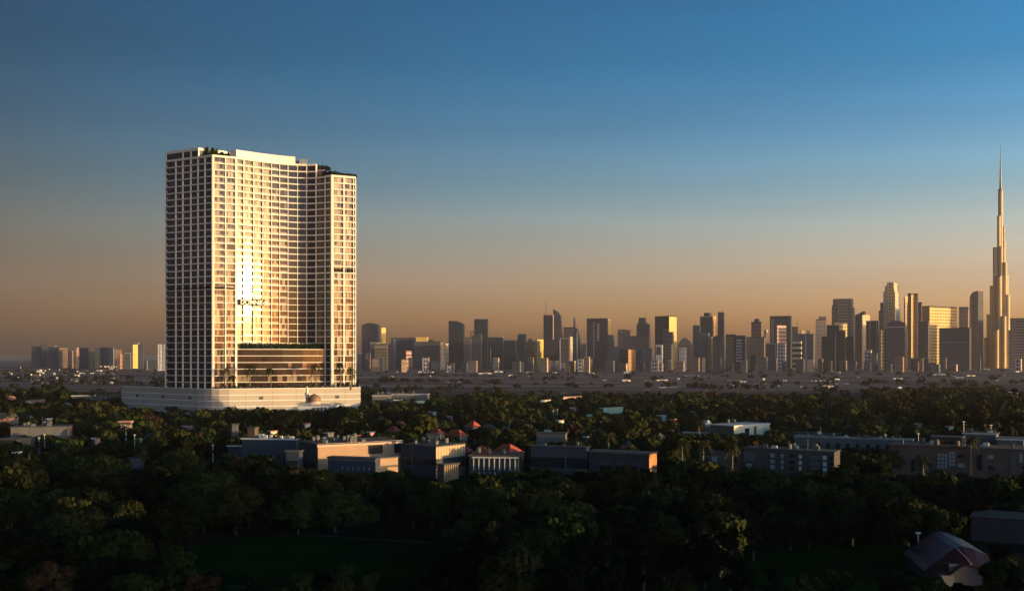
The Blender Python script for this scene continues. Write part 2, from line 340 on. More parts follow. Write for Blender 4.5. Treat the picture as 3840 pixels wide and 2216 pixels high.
# windows: one cell between two columns on one floor, with its own sub-panels
r3 = random.Random(21)
WM = [G_NAVY, G_GREY, G_BROWN, G_DARK, G_CURT, G_CURT2, G_TERRA, RAIL, WHITE]
def cell(mb, P, Q, z0, z1, face, fl):
    d = Q - P; L = d.length; t = d / L; n = Vector((t.y, -t.x)); k = 3 if L < 5 else max(4, round(L / 2.8))
    def quad(a, b, c0, c1, dep, mi):
        p0 = P + t * a - n * dep; p1 = P + t * b - n * dep
        mb.poly([(p0.x, p0.y, c0), (p1.x, p1.y, c0), (p1.x, p1.y, c1), (p0.x, p0.y, c1)], mi)
    def post(a, w, c0, c1, mi=8):
        o = P + t * (a - w / 2) - n * 0.40; mb.frame_box((o.x, o.y, c0), (t.x * w, t.y * w, 0), (n.x * 0.12, n.y * 0.12, 0), (0, 0, c1 - c0), mi)
    if face == 'left': pal = [0, 0, 0, 0, 1, 1] if fl > 14 else [0, 1, 2, 2, 0]
    elif face == 'bay': pal = [4, 5, 4, 4, 3] if fl > 9 else [6, 6, 3, 4, 3, 2]
    elif face == 'bay2': pal = [4, 5, 5, 3, 4] if fl > 9 else [6, 3, 4, 2]
    elif face == 'curl': pal = [4, 4, 3, 5, 4, 3] if fl > 10 else [4, 3, 6, 3, 4]
    elif face == 'mid': pal = [2, 3, 2, 4, 2, 3]
    elif face == 'dark': pal = [2, 2, 2, 2, 2, 2, 2, 2, 2, 3]  # shaded fold of the concave front, its darkness painted as brown glass
    elif face == 'wing': pal = [4, 5, 4, 3, 4] if fl > 9 else [4, 3, 6, 5, 3]
    elif face == 'low': pal = [3, 3, 2, 6, 6, 4, 2, 3, 3, 5]
    if fl == 15 and face in ('left', 'bay', 'bay2'): pal = [2, 2, 3]; z0 += 0.9      # garden storey, its recess shade put in as dark glass
    if face == 'low': fr_ = random.Random(fl * 7); base_p = fr_.choice(pal); pal = [base_p] * 5 + pal[:4]
    cuts = [0] + sorted(L * (i + r3.uniform(-.18, .18)) / k for i in range(1, k)) + [L]
    if face == 'bay': cuts = [0, L * .18, L * .36, L * .58, L * .84, L]
    for i in range(len(cuts) - 1):
        a, b = cuts[i], cuts[i + 1]; mi = r3.choice(pal)
        if face == 'bay' and i == 3: mi = 3 if r3.random() < .25 else 2
        if face in ('curl',) and i == len(cuts) - 2: mi = 3 if r3.random() < .4 else 2
        zz = z0
        if face in ('bay', 'curl', 'wing') and fl > 12 and mi in (2, 3):       # a low blind panel under the dark opening
            zz = z0 + (z1 - z0) * 0.30; quad(a, b, z0, zz, 0.44, 4)
        quad(a, b, zz, z1, 0.45, mi)
        if i and face not in ('dark',): post(a, 0.10, z0, z1, 8 if face in ('bay', 'bay2', 'wing', 'curl') and r3.random() < .5 else 3)
    if face in ('curl', 'mid', 'bay2') and r3.random() < .8:                    # glass balustrade
        quad(0.15, L - 0.15, z0, z0 + 0.9, 0.10, 7)
faces = []
for i in range(len(left_pts) - 1): faces.append((left_pts[i], left_pts[i + 1], 'left', 0, NFL))
faces.append((bay_pts[0], bay_pts[1], 'bay', 0, NFL)); faces.append((bay_pts[1], bay_pts[2], 'bay2', 0, NFL))
for i in range(len(curve) - 1):
    f_ = 'curl' if i < 4 else ('mid' if i < 6 else 'dark')
    faces.append((curve[i], curve[i + 1], f_, LOWF if i < 10 else 0, NFL if i < 9 else NFL - 2))
for i in range(2): faces.append((wing_pts[i], wing_pts[i + 1], 'wing', 0, NFL - 2))
i0 = len(left_pts) + 1
for i in range(i0, i0 + 3): faces.append((low_pts[i], low_pts[i + 1], 'low', 0, LOWF))
single = 0; stuff = MB(); order = []
for (P, Q, f_, a, b) in faces:
    for fl in range(a, b): order.append((P, Q, f_, fl))
bigs = [c for c in order if c[2] == 'bay'] + [c for c in order if c[2] == 'bay2'] + [c for c in order if c[2] == 'wing'][:30]
bigs = bigs[:100]; bset = {(round(c[0].x, 2), c[3]) for c in bigs}
for (P, Q, f_, fl) in order:
    z0 = ZP + FLH * fl + 0.02 - (0.9 if fl == 0 else 0); z1 = ZP + FLH * (fl + 1) - (0.56 if fl > 14 else 0.34)
    if (round(P.x, 2), fl) in bset:
        mb = MB(); cell(mb, P, Q, z0, z1, f_, fl); mb.build('window', WM, tower)
    else: cell(stuff, P, Q, z0, z1, f_, fl)
tag(stuff.build('windows', WM, tower), kind='stuff')
# rear walls of the tower
mb = MB(); rear = [Hp, Hp + Vector((-12, 22)), Vector((-118, 628)), Vector((-160, 622)), A + Vector((11, 20)), A]
band(mb, rear[0:3], -0.9, 0.0, ZP - 0.9, ZW - 0.7); band(mb, rear[2:], -0.9, 0.0, ZP - 0.9, ZT - 0.7)
mb.build('rear_wall', mat('rear_facade', (0.5, 0.45, 0.4), 0.6, grid=(6, 3.5, .15, .2, (0.03, 0.03, 0.04))), tower)
# penthouse storey on the left wing and the tall blank parapet over the concave front
ph = [A, on_line(A, B, 744), on_line(A, B, 744) + Vector((math.cos(R(40)), math.sin(R(40)))) * 15, Vector((-150, 612)), A + Vector((11, 18))]
mb = MB(); mb.prism(offset_path(ph, -0.3), ZT, ZT + 4.0); mb.build('penthouse_wall', G_BROWN, tower)
mb = MB(); mb.prism(offset_path(ph, 0.35), ZT + 3.75, ZT + 5.2); mb.build('penthouse_roof', WHITE, tower)
for px_ in (623, 686, 716, 744): 
    q = on_line(A, B, px_); column(q, B - A, 0.5, ZT + 0.02, ZT + 3.76, 0.3, 0.5)
mb = MB()
wp = [Cc + Vector((-3.5, 1.8)), Cc] + curve[1:8]; wp[-1] = curve[6] + (curve[7] - curve[6]) * 0.75
band(mb, wp, -0.6, 0.52, ZT - FLH * 0 + 0.02, ZT + 4.3); mb.build('blank_parapet', mat('parapet_render', (0.80, 0.66, 0.58), 0.55, var=0.03, vscale=0.05), tower)
mb = MB(); mb.frame_box((wp[-1].x + 1.5, wp[-1].y + 4, ZT), (4.6, 0.6, 0), (-1, 5, 0), (0, 0, 3.6)); mb.frame_box((wp[-1].x - 1, wp[-1].y + 6, ZT), (2, 0.3, 0), (0, 3, 0), (0, 0, 3.2)); mb.frame_box((wp[-1].x + 1.3, wp[-1].y + 3.8, ZT + 3.6), (5.0, 0.65, 0), (-1.1, 5.4, 0), (0, 0, 0.3))
mb.build('plant_room', mat('plant_room_metal', (0.20, 0.24, 0.30), 0.5), tower)
# planters along terrace edges
for pts, z in (([curve[10], Gp] + wing_pts[1:], ZW), (bay_pts, ZT)):
    mb = MB(); band(mb, pts, -1.9, -0.7, z - 0.3, z + 0.7); mb.build('planter', WHITE, tower)
# set-back terrace volume on the wing (the two top storeys step down in planted terraces)
mb = MB(); s0 = curve[9]; mb.prism([s0 + Vector((0.2, 1)), curve[10] + Vector((-1.0, 1.6)), curve[10] + Vector((-3.5, 9)), s0 + Vector((-4, 10))], ZW - 0.3, ZW + FLH); mb.build('terrace_block', G_BROWN, tower)
mb = MB(); mb.prism([s0 + Vector((0.0, 0.3)), curve[10] + Vector((-0.3, 1.0)), curve[10] + Vector((-3.2, 9.3)), s0 + Vector((-4.3, 10.3))], ZW + FLH, ZW + FLH + 0.5); mb.build('terrace_slab', WHITE, tower)

# sign lettering on the concave wall
def sign():
    a, b = curve[1] + (curve[0] - curve[1]) * 0.75, curve[3]
    d = (curve[3] - curve[0]).normalized(); n = Vector((d.y, -d.x)); z = Z(1144, 570)
    p = curve[0] + n * 1.7 + d * 1.0
    root = thing('sign', (p.x, p.y, z), 'white letters on a dark strip across the glowing middle of the tall tower', 'sign')
    dark = mat('sign_dark', (0.02, 0.018, 0.015), 1.0, spec=0.0); wh = mat('sign_white', (0.85, 0.82, 0.78), 0.9, spec=0.0)
    mb = MB(); o = p - n * 0.25
    mb.frame_box((o.x, o.y, z), (d.x * 15.4, d.y * 15.4, 0), (n.x * 0.12, n.y * 0.12, 0), (0, 0, 3.2)); mb.build('backboard', dark, root)
    x = 0.35; M = Matrix(((d.x, 0, n.x), (d.y, 0, n.y), (0, 1, 0)))
    for ch in 'DOMNiEdn':
        cu = bpy.data.curves.new('letter', 'FONT'); cu.body = ch; cu.size = 3.5; cu.extrude = 0.08; cu.offset = 0.07
        tmp = bpy.data.objects.new('tmp', cu); C.objects.link(tmp)
        dg = bpy.context.evaluated_depsgraph_get(); me = bpy.data.meshes.new_from_object(tmp.evaluated_get(dg)); bpy.data.objects.remove(tmp)
        me.materials.clear(); me.materials.append(wh); me.name = 'letter'
        w = max(v.co.x for v in me.vertices)
        me.transform(M.to_4x4()); ob = bpy.data.objects.new('letter', me); C.objects.link(ob); ob.parent = root
        ob.location = (d.x * x + n.x * 0.02, d.y * x + n.y * 0.02, 0.35); x += w + 0.12
sign()

# ------------------------------------------------------------------ foliage
def leaf_cloud(blobs, n, size, seed, jit=0.6):
    """n leaf quads spread over and inside the given ellipsoids (cx, cy, cz, rx, ry, rz)"""
    g = np.random.default_rng(seed); bl = np.array(blobs, float); w = (bl[:, 3] * bl[:, 4] * bl[:, 5]) ** 0.67; w /= w.sum()
    k = g.choice(len(bl), n, p=w); d = g.normal(size=(n, 3)); d /= np.linalg.norm(d, axis=1)[:, None]
    r = 0.62 + 0.42 * g.random(n) ** 0.6
    c = bl[k, :3] + d * bl[k, 3:] * r[:, None]
    nn = d + g.normal(size=(n, 3)) * jit; nn /= np.linalg.norm(nn, axis=1)[:, None]
    up = g.normal(size=(n, 3)); a = np.cross(nn, up); a /= np.linalg.norm(a, axis=1)[:, None]; b = np.cross(nn, a)
    s = size * (0.55 + 0.9 * g.random(n))[:, None]; asp = (0.55 + 0.45 * g.random(n))[:, None]
    v = np.stack([c - a * s - b * s * asp * .6, c + a * s * .6 - b * s * asp, c + a * s + b * s * asp * .6, c - a * s * .6 + b * s * asp], 1)
    return v.reshape(-1, 3)
def quad_mesh(name, v, m):
    n = len(v) // 4; me = bpy.data.meshes.new(name); me.vertices.add(len(v)); me.vertices.foreach_set('co', v.astype(np.float32).ravel())
    me.loops.add(4 * n); me.loops.foreach_set('vertex_index', np.arange(4 * n, dtype=np.int32)); me.polygons.add(n)
    me.polygons.foreach_set('loop_start', np.arange(0, 4 * n, 4, dtype=np.int32)); me.materials.append(m); me.update(calc_edges=True); me.validate(); return me
def crown_blobs(kind, seed):
    g = random.Random(seed); out = []
    if kind == 'round': H, Rr, n = 9.0, 4.6, 15
    elif kind == 'spread': H, Rr, n = 8.0, 5.8, 18
    elif kind == 'tall': H, Rr, n = 12.0, 2.9, 13
    else: H, Rr, n = 7.5, 3.8, 12
    for i in range(n):
        a = g.uniform(0, 2 * math.pi); q = g.random() ** .6; zf = g.uniform(0.30, 0.92)
        w = math.sin(math.pi * min(1, max(0.05, (zf - 0.15) / 0.95))) ** 0.6
        r = Rr * q * w * 0.72; s = Rr * g.uniform(0.26, 0.46)
        out.append((math.cos(a) * r, math.sin(a) * r, H * zf, s, s, s * g.uniform(.6, .85)))
    return out, H, Rr
def trunk_mesh(blobs, H, seed):
    g = random.Random(seed); mb = MB(); h = H * 0.45
    mb.tube([(0, 0, -.2), (g.uniform(-.1, .1), g.uniform(-.1, .1), h * .5), (g.uniform(-.3, .3), g.uniform(-.3, .3), h)], [0.32, 0.24, 0.16], 7)
    for b in blobs[:7]: mb.tube([(0, 0, h * .6), (b[0] * .5, b[1] * .5, (h * .6 + b[2]) / 2), (b[0], b[1], b[2])], [0.13, 0.09, 0.04], 5)
    return mb
protos = []
for i, (kind, m, nq) in enumerate([('round', LF_DARK, 3600), ('round', LF_OLIVE, 3600), ('spread', LF_DARK, 4200), ('spread', LF_GREEN, 4200), ('tall', LF_DARK, 2600), ('round', LF_BROWN, 3200), ('small', LF_OLIVE, 2200), ('spread', LF_OLIVE, 4200), ('small', LF_GREEN, 2200)]):
    bl, H, Rr = crown_blobs(kind, 40 + i); me = quad_mesh('crown', leaf_cloud(bl, nq, 0.33, i), m)
    tm = trunk_mesh(bl, H, i); t_o = tm.build('trunk', BARK); tme = t_o.data; bpy.data.objects.remove(t_o)
    protos.append((me, tme, H, Rr, kind, m))
KW = {'round': 'rounded', 'spread': 'broad spreading', 'tall': 'tall narrow', 'small': 'small bushy'}
MW = {'foliage_dark': 'dark green', 'foliage_olive': 'olive green', 'foliage_brown': 'brownish', 'foliage_green': 'mid green'}
def put_tree(x, y, pi, s, rz, label, group, name='tree'):
    me, tme, H, Rr, kind, m = protos[pi]
    o = thing(name, (x, y, 0), label, 'tree', group); o.scale = (s * rnd.uniform(.9, 1.1), s * rnd.uniform(.9, 1.1), s); o.rotation_euler = (0, 0, rz)
    c = bpy.data.objects.new('crown', me); t = bpy.data.objects.new('trunk', tme)
    for q in (c, t): C.objects.link(q); q.parent = o
    return o
def shrub(x, y, z, r, h, label, group, m=LF_ROOF, seed=0, name='shrub', cat='shrub', size=0.2, n=520):
    bl = [(0, 0, h * .5, r * .8, r * .8, h * .5)] + [(rnd.uniform(-.5, .5) * r, rnd.uniform(-.5, .5) * r, h * rnd.uniform(.4, .8), r * .45, r * .45, h * .3) for _ in range(4)]
    me = quad_mesh(name, leaf_cloud(bl, n, size, seed), m); o = thing(name, (x, y, z), label, cat, group)
    f = bpy.data.objects.new('foliage', me); C.objects.link(f); f.parent = o
    mb = MB(); mb.tube([(x, y, z - .02), (x, y, z + h * .4)], [0.08, 0.05], 6); mb.build('stem', BARK, o, (x, y, z))
    return o
def hedge(pts, z, w, h, label, name='hedge', n_per=60, m=LF_ROOF, flowers=False, size=0.2, seed=5):
    bl = []
    for a, b in zip(pts, pts[1:]):
        L = (b - a).length; k = max(1, int(L / 1.1))
        for i in range(k):
            p = a + (b - a) * ((i + .5) / k); bl.append((p.x, p.y, z + h * .45, 0.9, w, h * rnd.uniform(.4, .62)))
    o3 = Vector((pts[0].x, pts[0].y, z)); v = leaf_cloud(bl, n_per * len(bl), size, seed) - np.array(o3)
    o = thing(name, o3, label, 'hedge'); f = bpy.data.objects.new('foliage', quad_mesh('foliage', v, m)); C.objects.link(f); f.parent = o
    if flowers:
        bl2 = [(b[0], b[1] - .3, b[2] + h * .35, .9, .5, .3) for b in bl[::2]]
        fl = bpy.data.objects.new('blossom', quad_mesh('blossom', leaf_cloud(bl2, 12 * len(bl2), .14, 9) - np.array(o3), mat('pale_blossom', (0.6, 0.6, 0.45), .6))); C.objects.link(fl); fl.parent = o
    return o
# roof gardens of the tower
g1 = 'clipped shrubs on the left roof terrace of the tall tower'
for i in range(23):
    t = i / 22; p = on_line(A, B, 750) * (1 - t) + (Cc + Vector((-4, 2))) * t if i % 2 else (B + Vector((-4, 3.5))) * (1 - t) + (Cc + Vector((-3, 3.5))) * t
    hi = i < 13 and i % 2
    shrub(p.x + rnd.uniform(-.5, .5), p.y + 1.8 + rnd.uniform(0, 2), ZT - 0.3, rnd.uniform(1.1, 1.6), rnd.uniform(3.0, 4.2) + (2.8 if hi else 0), 'dark clipped shrub on the left roof terrace', g1, seed=i)
mbp = MB()
g2 = 'clipped shrubs on the stepped right roof terrace of the tall tower'
for i in range(8):
    t = i / 7; p = curve[9] * (1 - t) + curve[10] * t
    shrub(p.x + 1.5 * t, p.y + 2.2 + rnd.uniform(0, 2), ZW + FLH + 0.5, rnd.uniform(1.1, 1.4), rnd.uniform(2.6, 3.8) * (1 - .3 * t), 'dark ball shrub on the upper right roof terrace', g2 + ', upper step', seed=40 + i)
for i in range(13):
    t = i / 12; p = (curve[10] + (Gp - curve[10]) * min(1, t * 3)) if t < .33 else Gp + (Hp - Gp) * ((t - .33) / .67)
    shrub(p.x - .4, p.y + 1.6 + rnd.uniform(0, .8), ZW - 0.3, rnd.uniform(1.0, 1.3), rnd.uniform(2.6, 3.6) if t < .75 else 2.6, 'dark clipped shrub on the lower right roof terrace', g2 + ', lower step', seed=60 + i)
zt = ZP + FLH * LOWF
lp = low_pts[i0:i0 + 4]
hedge([p + Vector((0.3, 1.3)) for p in lp[:-1]] + [curve[10] + Vector((-1.5, .8))], zt, 0.9, 3.5, 'long dark hedge with pale blossom above the lower storeys of the tall tower', flowers=True, n_per=150)
hedge([Gp + Vector((1.2, .1)), wing_pts[1] + Vector((-.6, -.3))], ZP + FLH * 18 + .1, 0.35, 2.3, 'left half of the green planting band on the right wing of the tall tower', n_per=110, size=.15, m=LF_GREEN)
hedge([wing_pts[1] + Vector((.8, .1)), Hp + Vector((-.8, -.4))], ZP + FLH * 18 + .1, 0.35, 2.3, 'right half of the green planting band on the right wing of the tall tower', n_per=110, size=.15, m=LF_GREEN, seed=8)
hedge([A + Vector((1, .2)), B + Vector((-1, .2))], ZP + FLH * 15 + .1, 0.3, 1.3, 'dark planting band at mid height on the left face of the tall tower', n_per=90, size=.15, seed=11)
hedge([B + Vector((1, .3)), Cc + Vector((-1, .1))], ZP + FLH * 15 + .1, 0.3, 1.3, 'dark planting band at mid height on the narrow sunlit bay of the tall tower', n_per=90, size=.15, seed=12)
hedge([Vector((-156, 556.5)), Vector((-147, 557.2)), Vector((-115, 568.3)), Vector((-84, 579))], ZP - .9, 0.9, 2.3, 'long garden hedge along the podium edge in front of the tall tower', n_per=110, m=LF_OLIVE, flowers=True)
for i in range(26):
    px = 880 + 460 * i / 25; D0 = 558 + (px - 880) / 460 * 20 + rnd.uniform(2, 4.5)
    shrub(X(px, D0), D0, ZP - .9, rnd.uniform(.9, 1.5), rnd.uniform(1.5, 4.2), 'leafy shrub on the podium deck behind the hedge', 'garden shrubs on the podium deck', m=(LF_OLIVE, LF_GREEN, LF_ROOF)[i % 3], seed=90 + i, size=.22)
def palm(x, y, z, h, label, seed, group=None, r=3.2):
    g = random.Random(seed); o = thing('palm_tree', (x, y, z), label, 'palm tree', group)
    mb = MB(); lean = g.uniform(-.5, .5); mb.tube([(x, y, z - .1), (x + lean * .4, y, z + h * .5), (x + lean, y, z + h)], [0.34, 0.24, 0.2], 8); mb.build('trunk', mat('palm_bark', (0.16, 0.12, 0.08), .9), o, (x, y, z))
    mb = MB()
    for k in range(26):
        a = g.uniform(0, 2 * math.pi); el = g.uniform(-.7, 1.1); L = r * g.uniform(.8, 1.1); pts = []
        for j in range(7):
            q = j / 6; pts.append(Vector((x + lean + math.cos(a) * L * q * math.cos(el * .6), y + math.sin(a) * L * q * math.cos(el * .6), z + h + L * (math.sin(el) * q - 0.95 * q * q))))
        sd = Vector((-math.sin(a), math.cos(a), 0))
        for j in range(6):
            for s_ in (-1, 1):
                w0 = 0.55 * math.sin(math.pi * (.12 + .8 * j / 6)); p, q2 = pts[j], pts[j + 1]
                mb.poly([p, p * .55 + q2 * .45, p * .35 + q2 * .65 + sd * s_ * w0 - Vector((0, 0, w0 * .6)), p * .8 + q2 * .2 + sd * s_ * w0 * .9 - Vector((0, 0, w0 * .5))])
    mb.build('crown', PALM, o, (x, y, z)); return o
for px, top, D0, lab in ((845, 1372, 559, 'tall palm before the corner of the tall tower, leftmost on the podium deck'), (868, 1398, 561, 'shorter drooping palm just right of the leftmost palm on the podium deck'),
        (937, 1362, 562, 'thin palm before the brown lower storeys, below the left end of the hedge'), (1016, 1372, 566, 'palm in the middle of the brown lower storeys on the podium deck'),
        (1186, 1358, 571, 'large palm on the podium deck left of the right wing columns'), (1278, 1352, 575, 'palm in front of the right wing between its two thick columns'),
        (1317, 1368, 575.5, 'shaggy palm at the far right corner of the podium deck')):
    z = ZP - .9; palm(X(px, D0), D0, z, Z(top + 12, D0) - z, lab, int(px), r=3.9)

# ------------------------------------------------------------------ buildings made from a picture span, a distance and a yaw
class Bld:
    """x0..xs is the face turned to the left, xs..x1 the face turned to the sun"""
    def __init__(s, x0, xs, x1, ytop, D, beta=None, depth=20, base=0.0):
        t0, ts, t1 = [(p - 1920) / F for p in (x0, xs, x1)]; s.D = D
        if x1 - xs > 0.5:
            th = math.atan(ts)
            if beta is None:
                w = (x1 - xs) / F * D; beta = th + math.asin(max(0.12, min(0.72, w / depth)))
            else: beta = R(beta)
        else: beta = math.atan((t0 + ts) / 2) if beta is None else R(beta)
        s.b = beta; cb, sb = math.cos(beta), math.sin(beta); s.dL = Vector((-cb, sb, 0)); s.dR = Vector((sb, cb, 0))
        s.S = Vector((ts * D, D, base)); s.L = D * (ts - t0) / (cb + t0 * sb)
        s.W = D * (t1 - ts) / (sb - t1 * cb) if x1 - xs > 0.5 else depth
        s.W = min(max(s.W, 3), 120); s.h = Z(ytop, D) - base; s.base = base
    def prof(s, mb, prof, mi=0, d0=0.0, d1=None):
        """prof: outline as (u in 0..1 from the left end, v in 0..1 of the height), extruded through the depth"""
        d1 = s.W if d1 is None else d1
        P = [s.S + s.dL * (s.L * (1 - u)) + Vector((0, 0, s.h * v)) for u, v in prof]; n = len(P)
        f = [p + s.dR * d0 for p in P]; b = [p + s.dR * d1 for p in P]
        mb.poly(f, mi, [(u * s.L, v * s.h) for u, v in prof]); mb.poly(b[::-1], mi, [(u * s.L, v * s.h) for u, v in prof][::-1])
        for i in range(n):
            j = (i + 1) % n; mb.poly([f[j], f[i], b[i], b[j]], mi, [(d0, P[j].z), (d0, P[i].z), (d1, P[i].z), (d1, P[j].z)])
    def panel(s, mb, face, u0, u1, v0, v1, proud=0.15, back=0.05, mi=0):
        if face == 'L': o = s.S + s.dL * (s.L * (1 - u0)); a = -s.dL * s.L * (u1 - u0); n = -s.dR
        else: o = s.S + s.dR * (s.W * u0); a = s.dR * s.W * (u1 - u0); n = -s.dL
        o = o + Vector((0, 0, s.h * v0)) - n * back
        mb.frame_box(o, a, n * (proud + back), Vector((0, 0, s.h * (v1 - v0))), mi)
FLAT = [(0, 0), (1, 0), (1, 1), (0, 1)]
def arc(n=10, h=0.08): return [(0, 0), (1, 0)] + [(1 - i / n, 1 - h + h * math.sin(math.pi * i / n)) for i in range(n + 1)]
def rise(h=0.1, right=True):
    q = [(0, 0), (1, 0)] + [(1 - i / 8, 1 - h * (math.sin(math.pi / 2 * (i / 8)) ** 2)) for i in range(9)]
    return q if right else [(1 - u, v) for u, v in q][::-1]
SAIL = [(0, 0), (1, 0), (1, .55), (.93, .72), (.85, .88), (.6, .95), (.3, .98), (0.05, 1), (0, 1)]
BULLET = [(0, 0), (1, 0), (1, .5), (.95, .7), (.82, .87), (.62, .97), (.5, 1), (.38, .97), (.18, .87), (.05, .7), (0, .5)]
def STEP(a, b, v): return [(0, 0), (1, 0), (1, v), (b, v), (b, 1), (a, 1), (a, v), (0, v)]
ROUND = [(0, 0), (1, 0), (1, .93), (.96, .97), (.88, 1), (.12, 1), (.04, .97), (0, .93)]
def vf(name, col, **k):
    k.setdefault('grid', (6, 10, .28, .34, tuple(c * .74 for c in col))); return mat(name, col, 0.6, spec=0.3, var=0.22, vscale=0.02, streak=True, **k)
M = dict(
 navy=vf('navy_curtain_wall', (0.022, 0.036, 0.055)), slate=vf('slate_facade', (0.060, 0.072, 0.085)), purple=vf('mauve_grey_facade', (0.095, 0.080, 0.095)),
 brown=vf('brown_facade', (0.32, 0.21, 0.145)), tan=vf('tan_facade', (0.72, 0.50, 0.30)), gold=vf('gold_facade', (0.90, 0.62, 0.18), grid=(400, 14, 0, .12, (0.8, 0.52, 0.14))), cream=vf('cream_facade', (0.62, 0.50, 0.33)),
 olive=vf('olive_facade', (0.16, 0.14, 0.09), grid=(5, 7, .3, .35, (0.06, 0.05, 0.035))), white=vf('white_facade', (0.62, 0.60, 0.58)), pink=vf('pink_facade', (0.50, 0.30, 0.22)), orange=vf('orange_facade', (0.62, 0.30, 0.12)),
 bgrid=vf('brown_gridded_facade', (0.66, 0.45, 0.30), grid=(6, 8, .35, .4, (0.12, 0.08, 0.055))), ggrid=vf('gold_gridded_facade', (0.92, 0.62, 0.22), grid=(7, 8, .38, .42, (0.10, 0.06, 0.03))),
 wgrid=vf('white_gridded_facade', (0.55, 0.52, 0.50), grid=(6, 8, .3, .35, (0.04, 0.04, 0.05))), pstripe=vf('pink_striped_facade', (0.55, 0.36, 0.30), grid=(500, 9, .0, .5, (0.16, 0.10, 0.09))),
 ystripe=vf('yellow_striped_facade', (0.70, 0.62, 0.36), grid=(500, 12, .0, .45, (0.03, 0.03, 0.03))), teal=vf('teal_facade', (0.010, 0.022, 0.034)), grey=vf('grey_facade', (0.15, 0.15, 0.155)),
 dgrid=vf('dark_gridded_facade', (0.42, 0.27, 0.20), grid=(5, 7, .3, .35, (0.08, 0.055, 0.05))))
TRIM = mat('pale_trim', (0.70, 0.64, 0.58), 0.5); ROOFD = mat('dark_roof', (0.05, 0.05, 0.055), 0.8); STEEL = mat('steel', (0.09, 0.10, 0.11), 0.4)
def tower_b(x0, xs, x1, yt, D, m, label, prof=None, top=None, edge=False, mast=None, fins=None, side=None, cat='office tower', beta=None, name='office_tower', depth=26, bands=None, rim=True):
    b = Bld(x0, xs, x1, yt, D, beta, depth); root = thing(name, b.S, label, cat)
    mb = MB(); b.prof(mb, prof or FLAT); mb.build('facade', M[m], root, b.S)
    if side and x1 > xs:                       # side wall in its own colour, often with sunlight's gold painted in
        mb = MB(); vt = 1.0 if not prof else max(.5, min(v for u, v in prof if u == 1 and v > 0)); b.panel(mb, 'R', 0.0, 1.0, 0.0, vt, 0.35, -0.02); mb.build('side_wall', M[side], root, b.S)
    if rim and not prof:
        mb = MB(); b.panel(mb, 'L', -0.003, 1.003, .985, 1.005, 0.5, 0.3); b.panel(mb, 'R', 0, 1, .985, 1.005, 0.5, 0.3); mb.build('roof_rim', M[side] if side and side not in ('gold', 'ggrid') else ROOFD, root, b.S)
    if top:                                     # (u0, u1, row of its top, material)
        u0, u1, yy, tm = top; z1 = Z(yy, D); mb = MB(); o = b.S + b.dL * b.L * (1 - u0) + Vector((0, 0, b.h * .99)) + b.dR * b.W * .12
        mb.frame_box(o, -b.dL * b.L * (u1 - u0), b.dR * b.W * .76, Vector((0, 0, z1 - o.z))); mb.build('roof_block', M[tm], root, b.S)
    if edge:
        mb = MB(); b.panel(mb, 'L', 0.0, .04 if b.L > 20 else .06, 0, .99, 0.4, 0.1) if edge == 'l' else b.panel(mb, 'L', .96, 1.0, 0, .99, 0.4, 0.1); mb.build('corner_fin', TRIM, root, b.S)
    if mast:                                    # (u, row of tip, radius)
        for q in (mast if isinstance(mast, list) else [mast]):
            u, yy, r_ = q; p = b.S + b.dL * b.L * (1 - u) + b.dR * b.W * .4; mb = MB(); mb.tube([(p.x, p.y, b.h * .9), (p.x, p.y, Z(yy, D))], [r_ * 1.5, r_], 6); mb.build('mast', STEEL, root, b.S)
    if fins:                                    # (u0, u1, v0, v1, material)
        for u0, u1, v0, v1, fm in fins:
            mb = MB(); b.panel(mb, 'L', u0, u1, v0, v1, 0.45, 0.1); mb.build('wall_panel', TRIM if fm == 'trim' else M[fm], root, b.S)
    if bands:
        for v in bands: mb = MB(); b.panel(mb, 'L', 0, 1, v, v + .012, 0.4, .1); mb.build('wall_band', TRIM, root, b.S)
    return b, root
T = tower_b
# left cluster
T(118, 154, 155, 1297, 2650, 'navy', 'dark navy block at the far left end of the left skyline group')
T(152, 178, 182, 1291, 2700, 'slate', 'tallest slate block beside the navy block at the left end of the left group', top=(.3, .9, 1288, 'slate'))
T(181, 218, 222, 1299, 2640, 'navy', 'near-black block with a pale roof corner, third from the left in the left group', fins=[(.6, .95, .985, 1.02, 'white')])
T(216, 250, 254, 1303, 2820, 'brown', 'brown-grey block behind the near-black one in the left group', fins=[(.3, .42, .55, .85, 'grey')])
T(254, 270, 286, 1315, 2760, 'purple', 'lower mauve block left of the thin pale slab in the left group', side='brown')
T(285, 288, 296, 1304, 2600, 'brown', 'thin pale pink slab between dark blocks of the left group', side='pink')
T(295, 330, 333, 1303, 2680, 'navy', 'dark flat-topped block just right of the thin pink slab', mast=(.5, 1299, .6))
T(330, 350, 355, 1319, 2620, 'navy', 'low dark block beneath the gap in the middle of the left group', prof=ROUND)
T(355, 373, 377, 1303, 2750, 'slate', 'narrow slate block left of the wide dark one in the left group')
T(376, 428, 431, 1303, 2660, 'navy', 'wide dark block with a pale right edge in the left group', edge='r', mast=(0.02, 1298, .6))
T(432, 452, 456, 1309, 2800, 'brown', 'dark brown block behind the low pink one in the left group')
T(443, 450, 467, 1328, 2600, 'brown', 'low pink sunlit block in front of the brown one in the left group', side='pink')
T(466, 491, 495, 1323, 2560, 'slate', 'dark block in a pale frame left of the golden slab', bands=[.97], edge='r')
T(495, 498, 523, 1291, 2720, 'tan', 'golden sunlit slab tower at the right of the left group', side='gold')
T(517, 534, 539, 1287, 2600, 'slate', 'round-topped dark grey tower overlapping the golden slab', prof=ROUND, fins=[(.0, .4, .97, 1.01, 'white')])
T(551, 590, 596, 1350, 2400, 'slate', 'low dark block with a pale left edge left of the patterned white slab', edge='l')
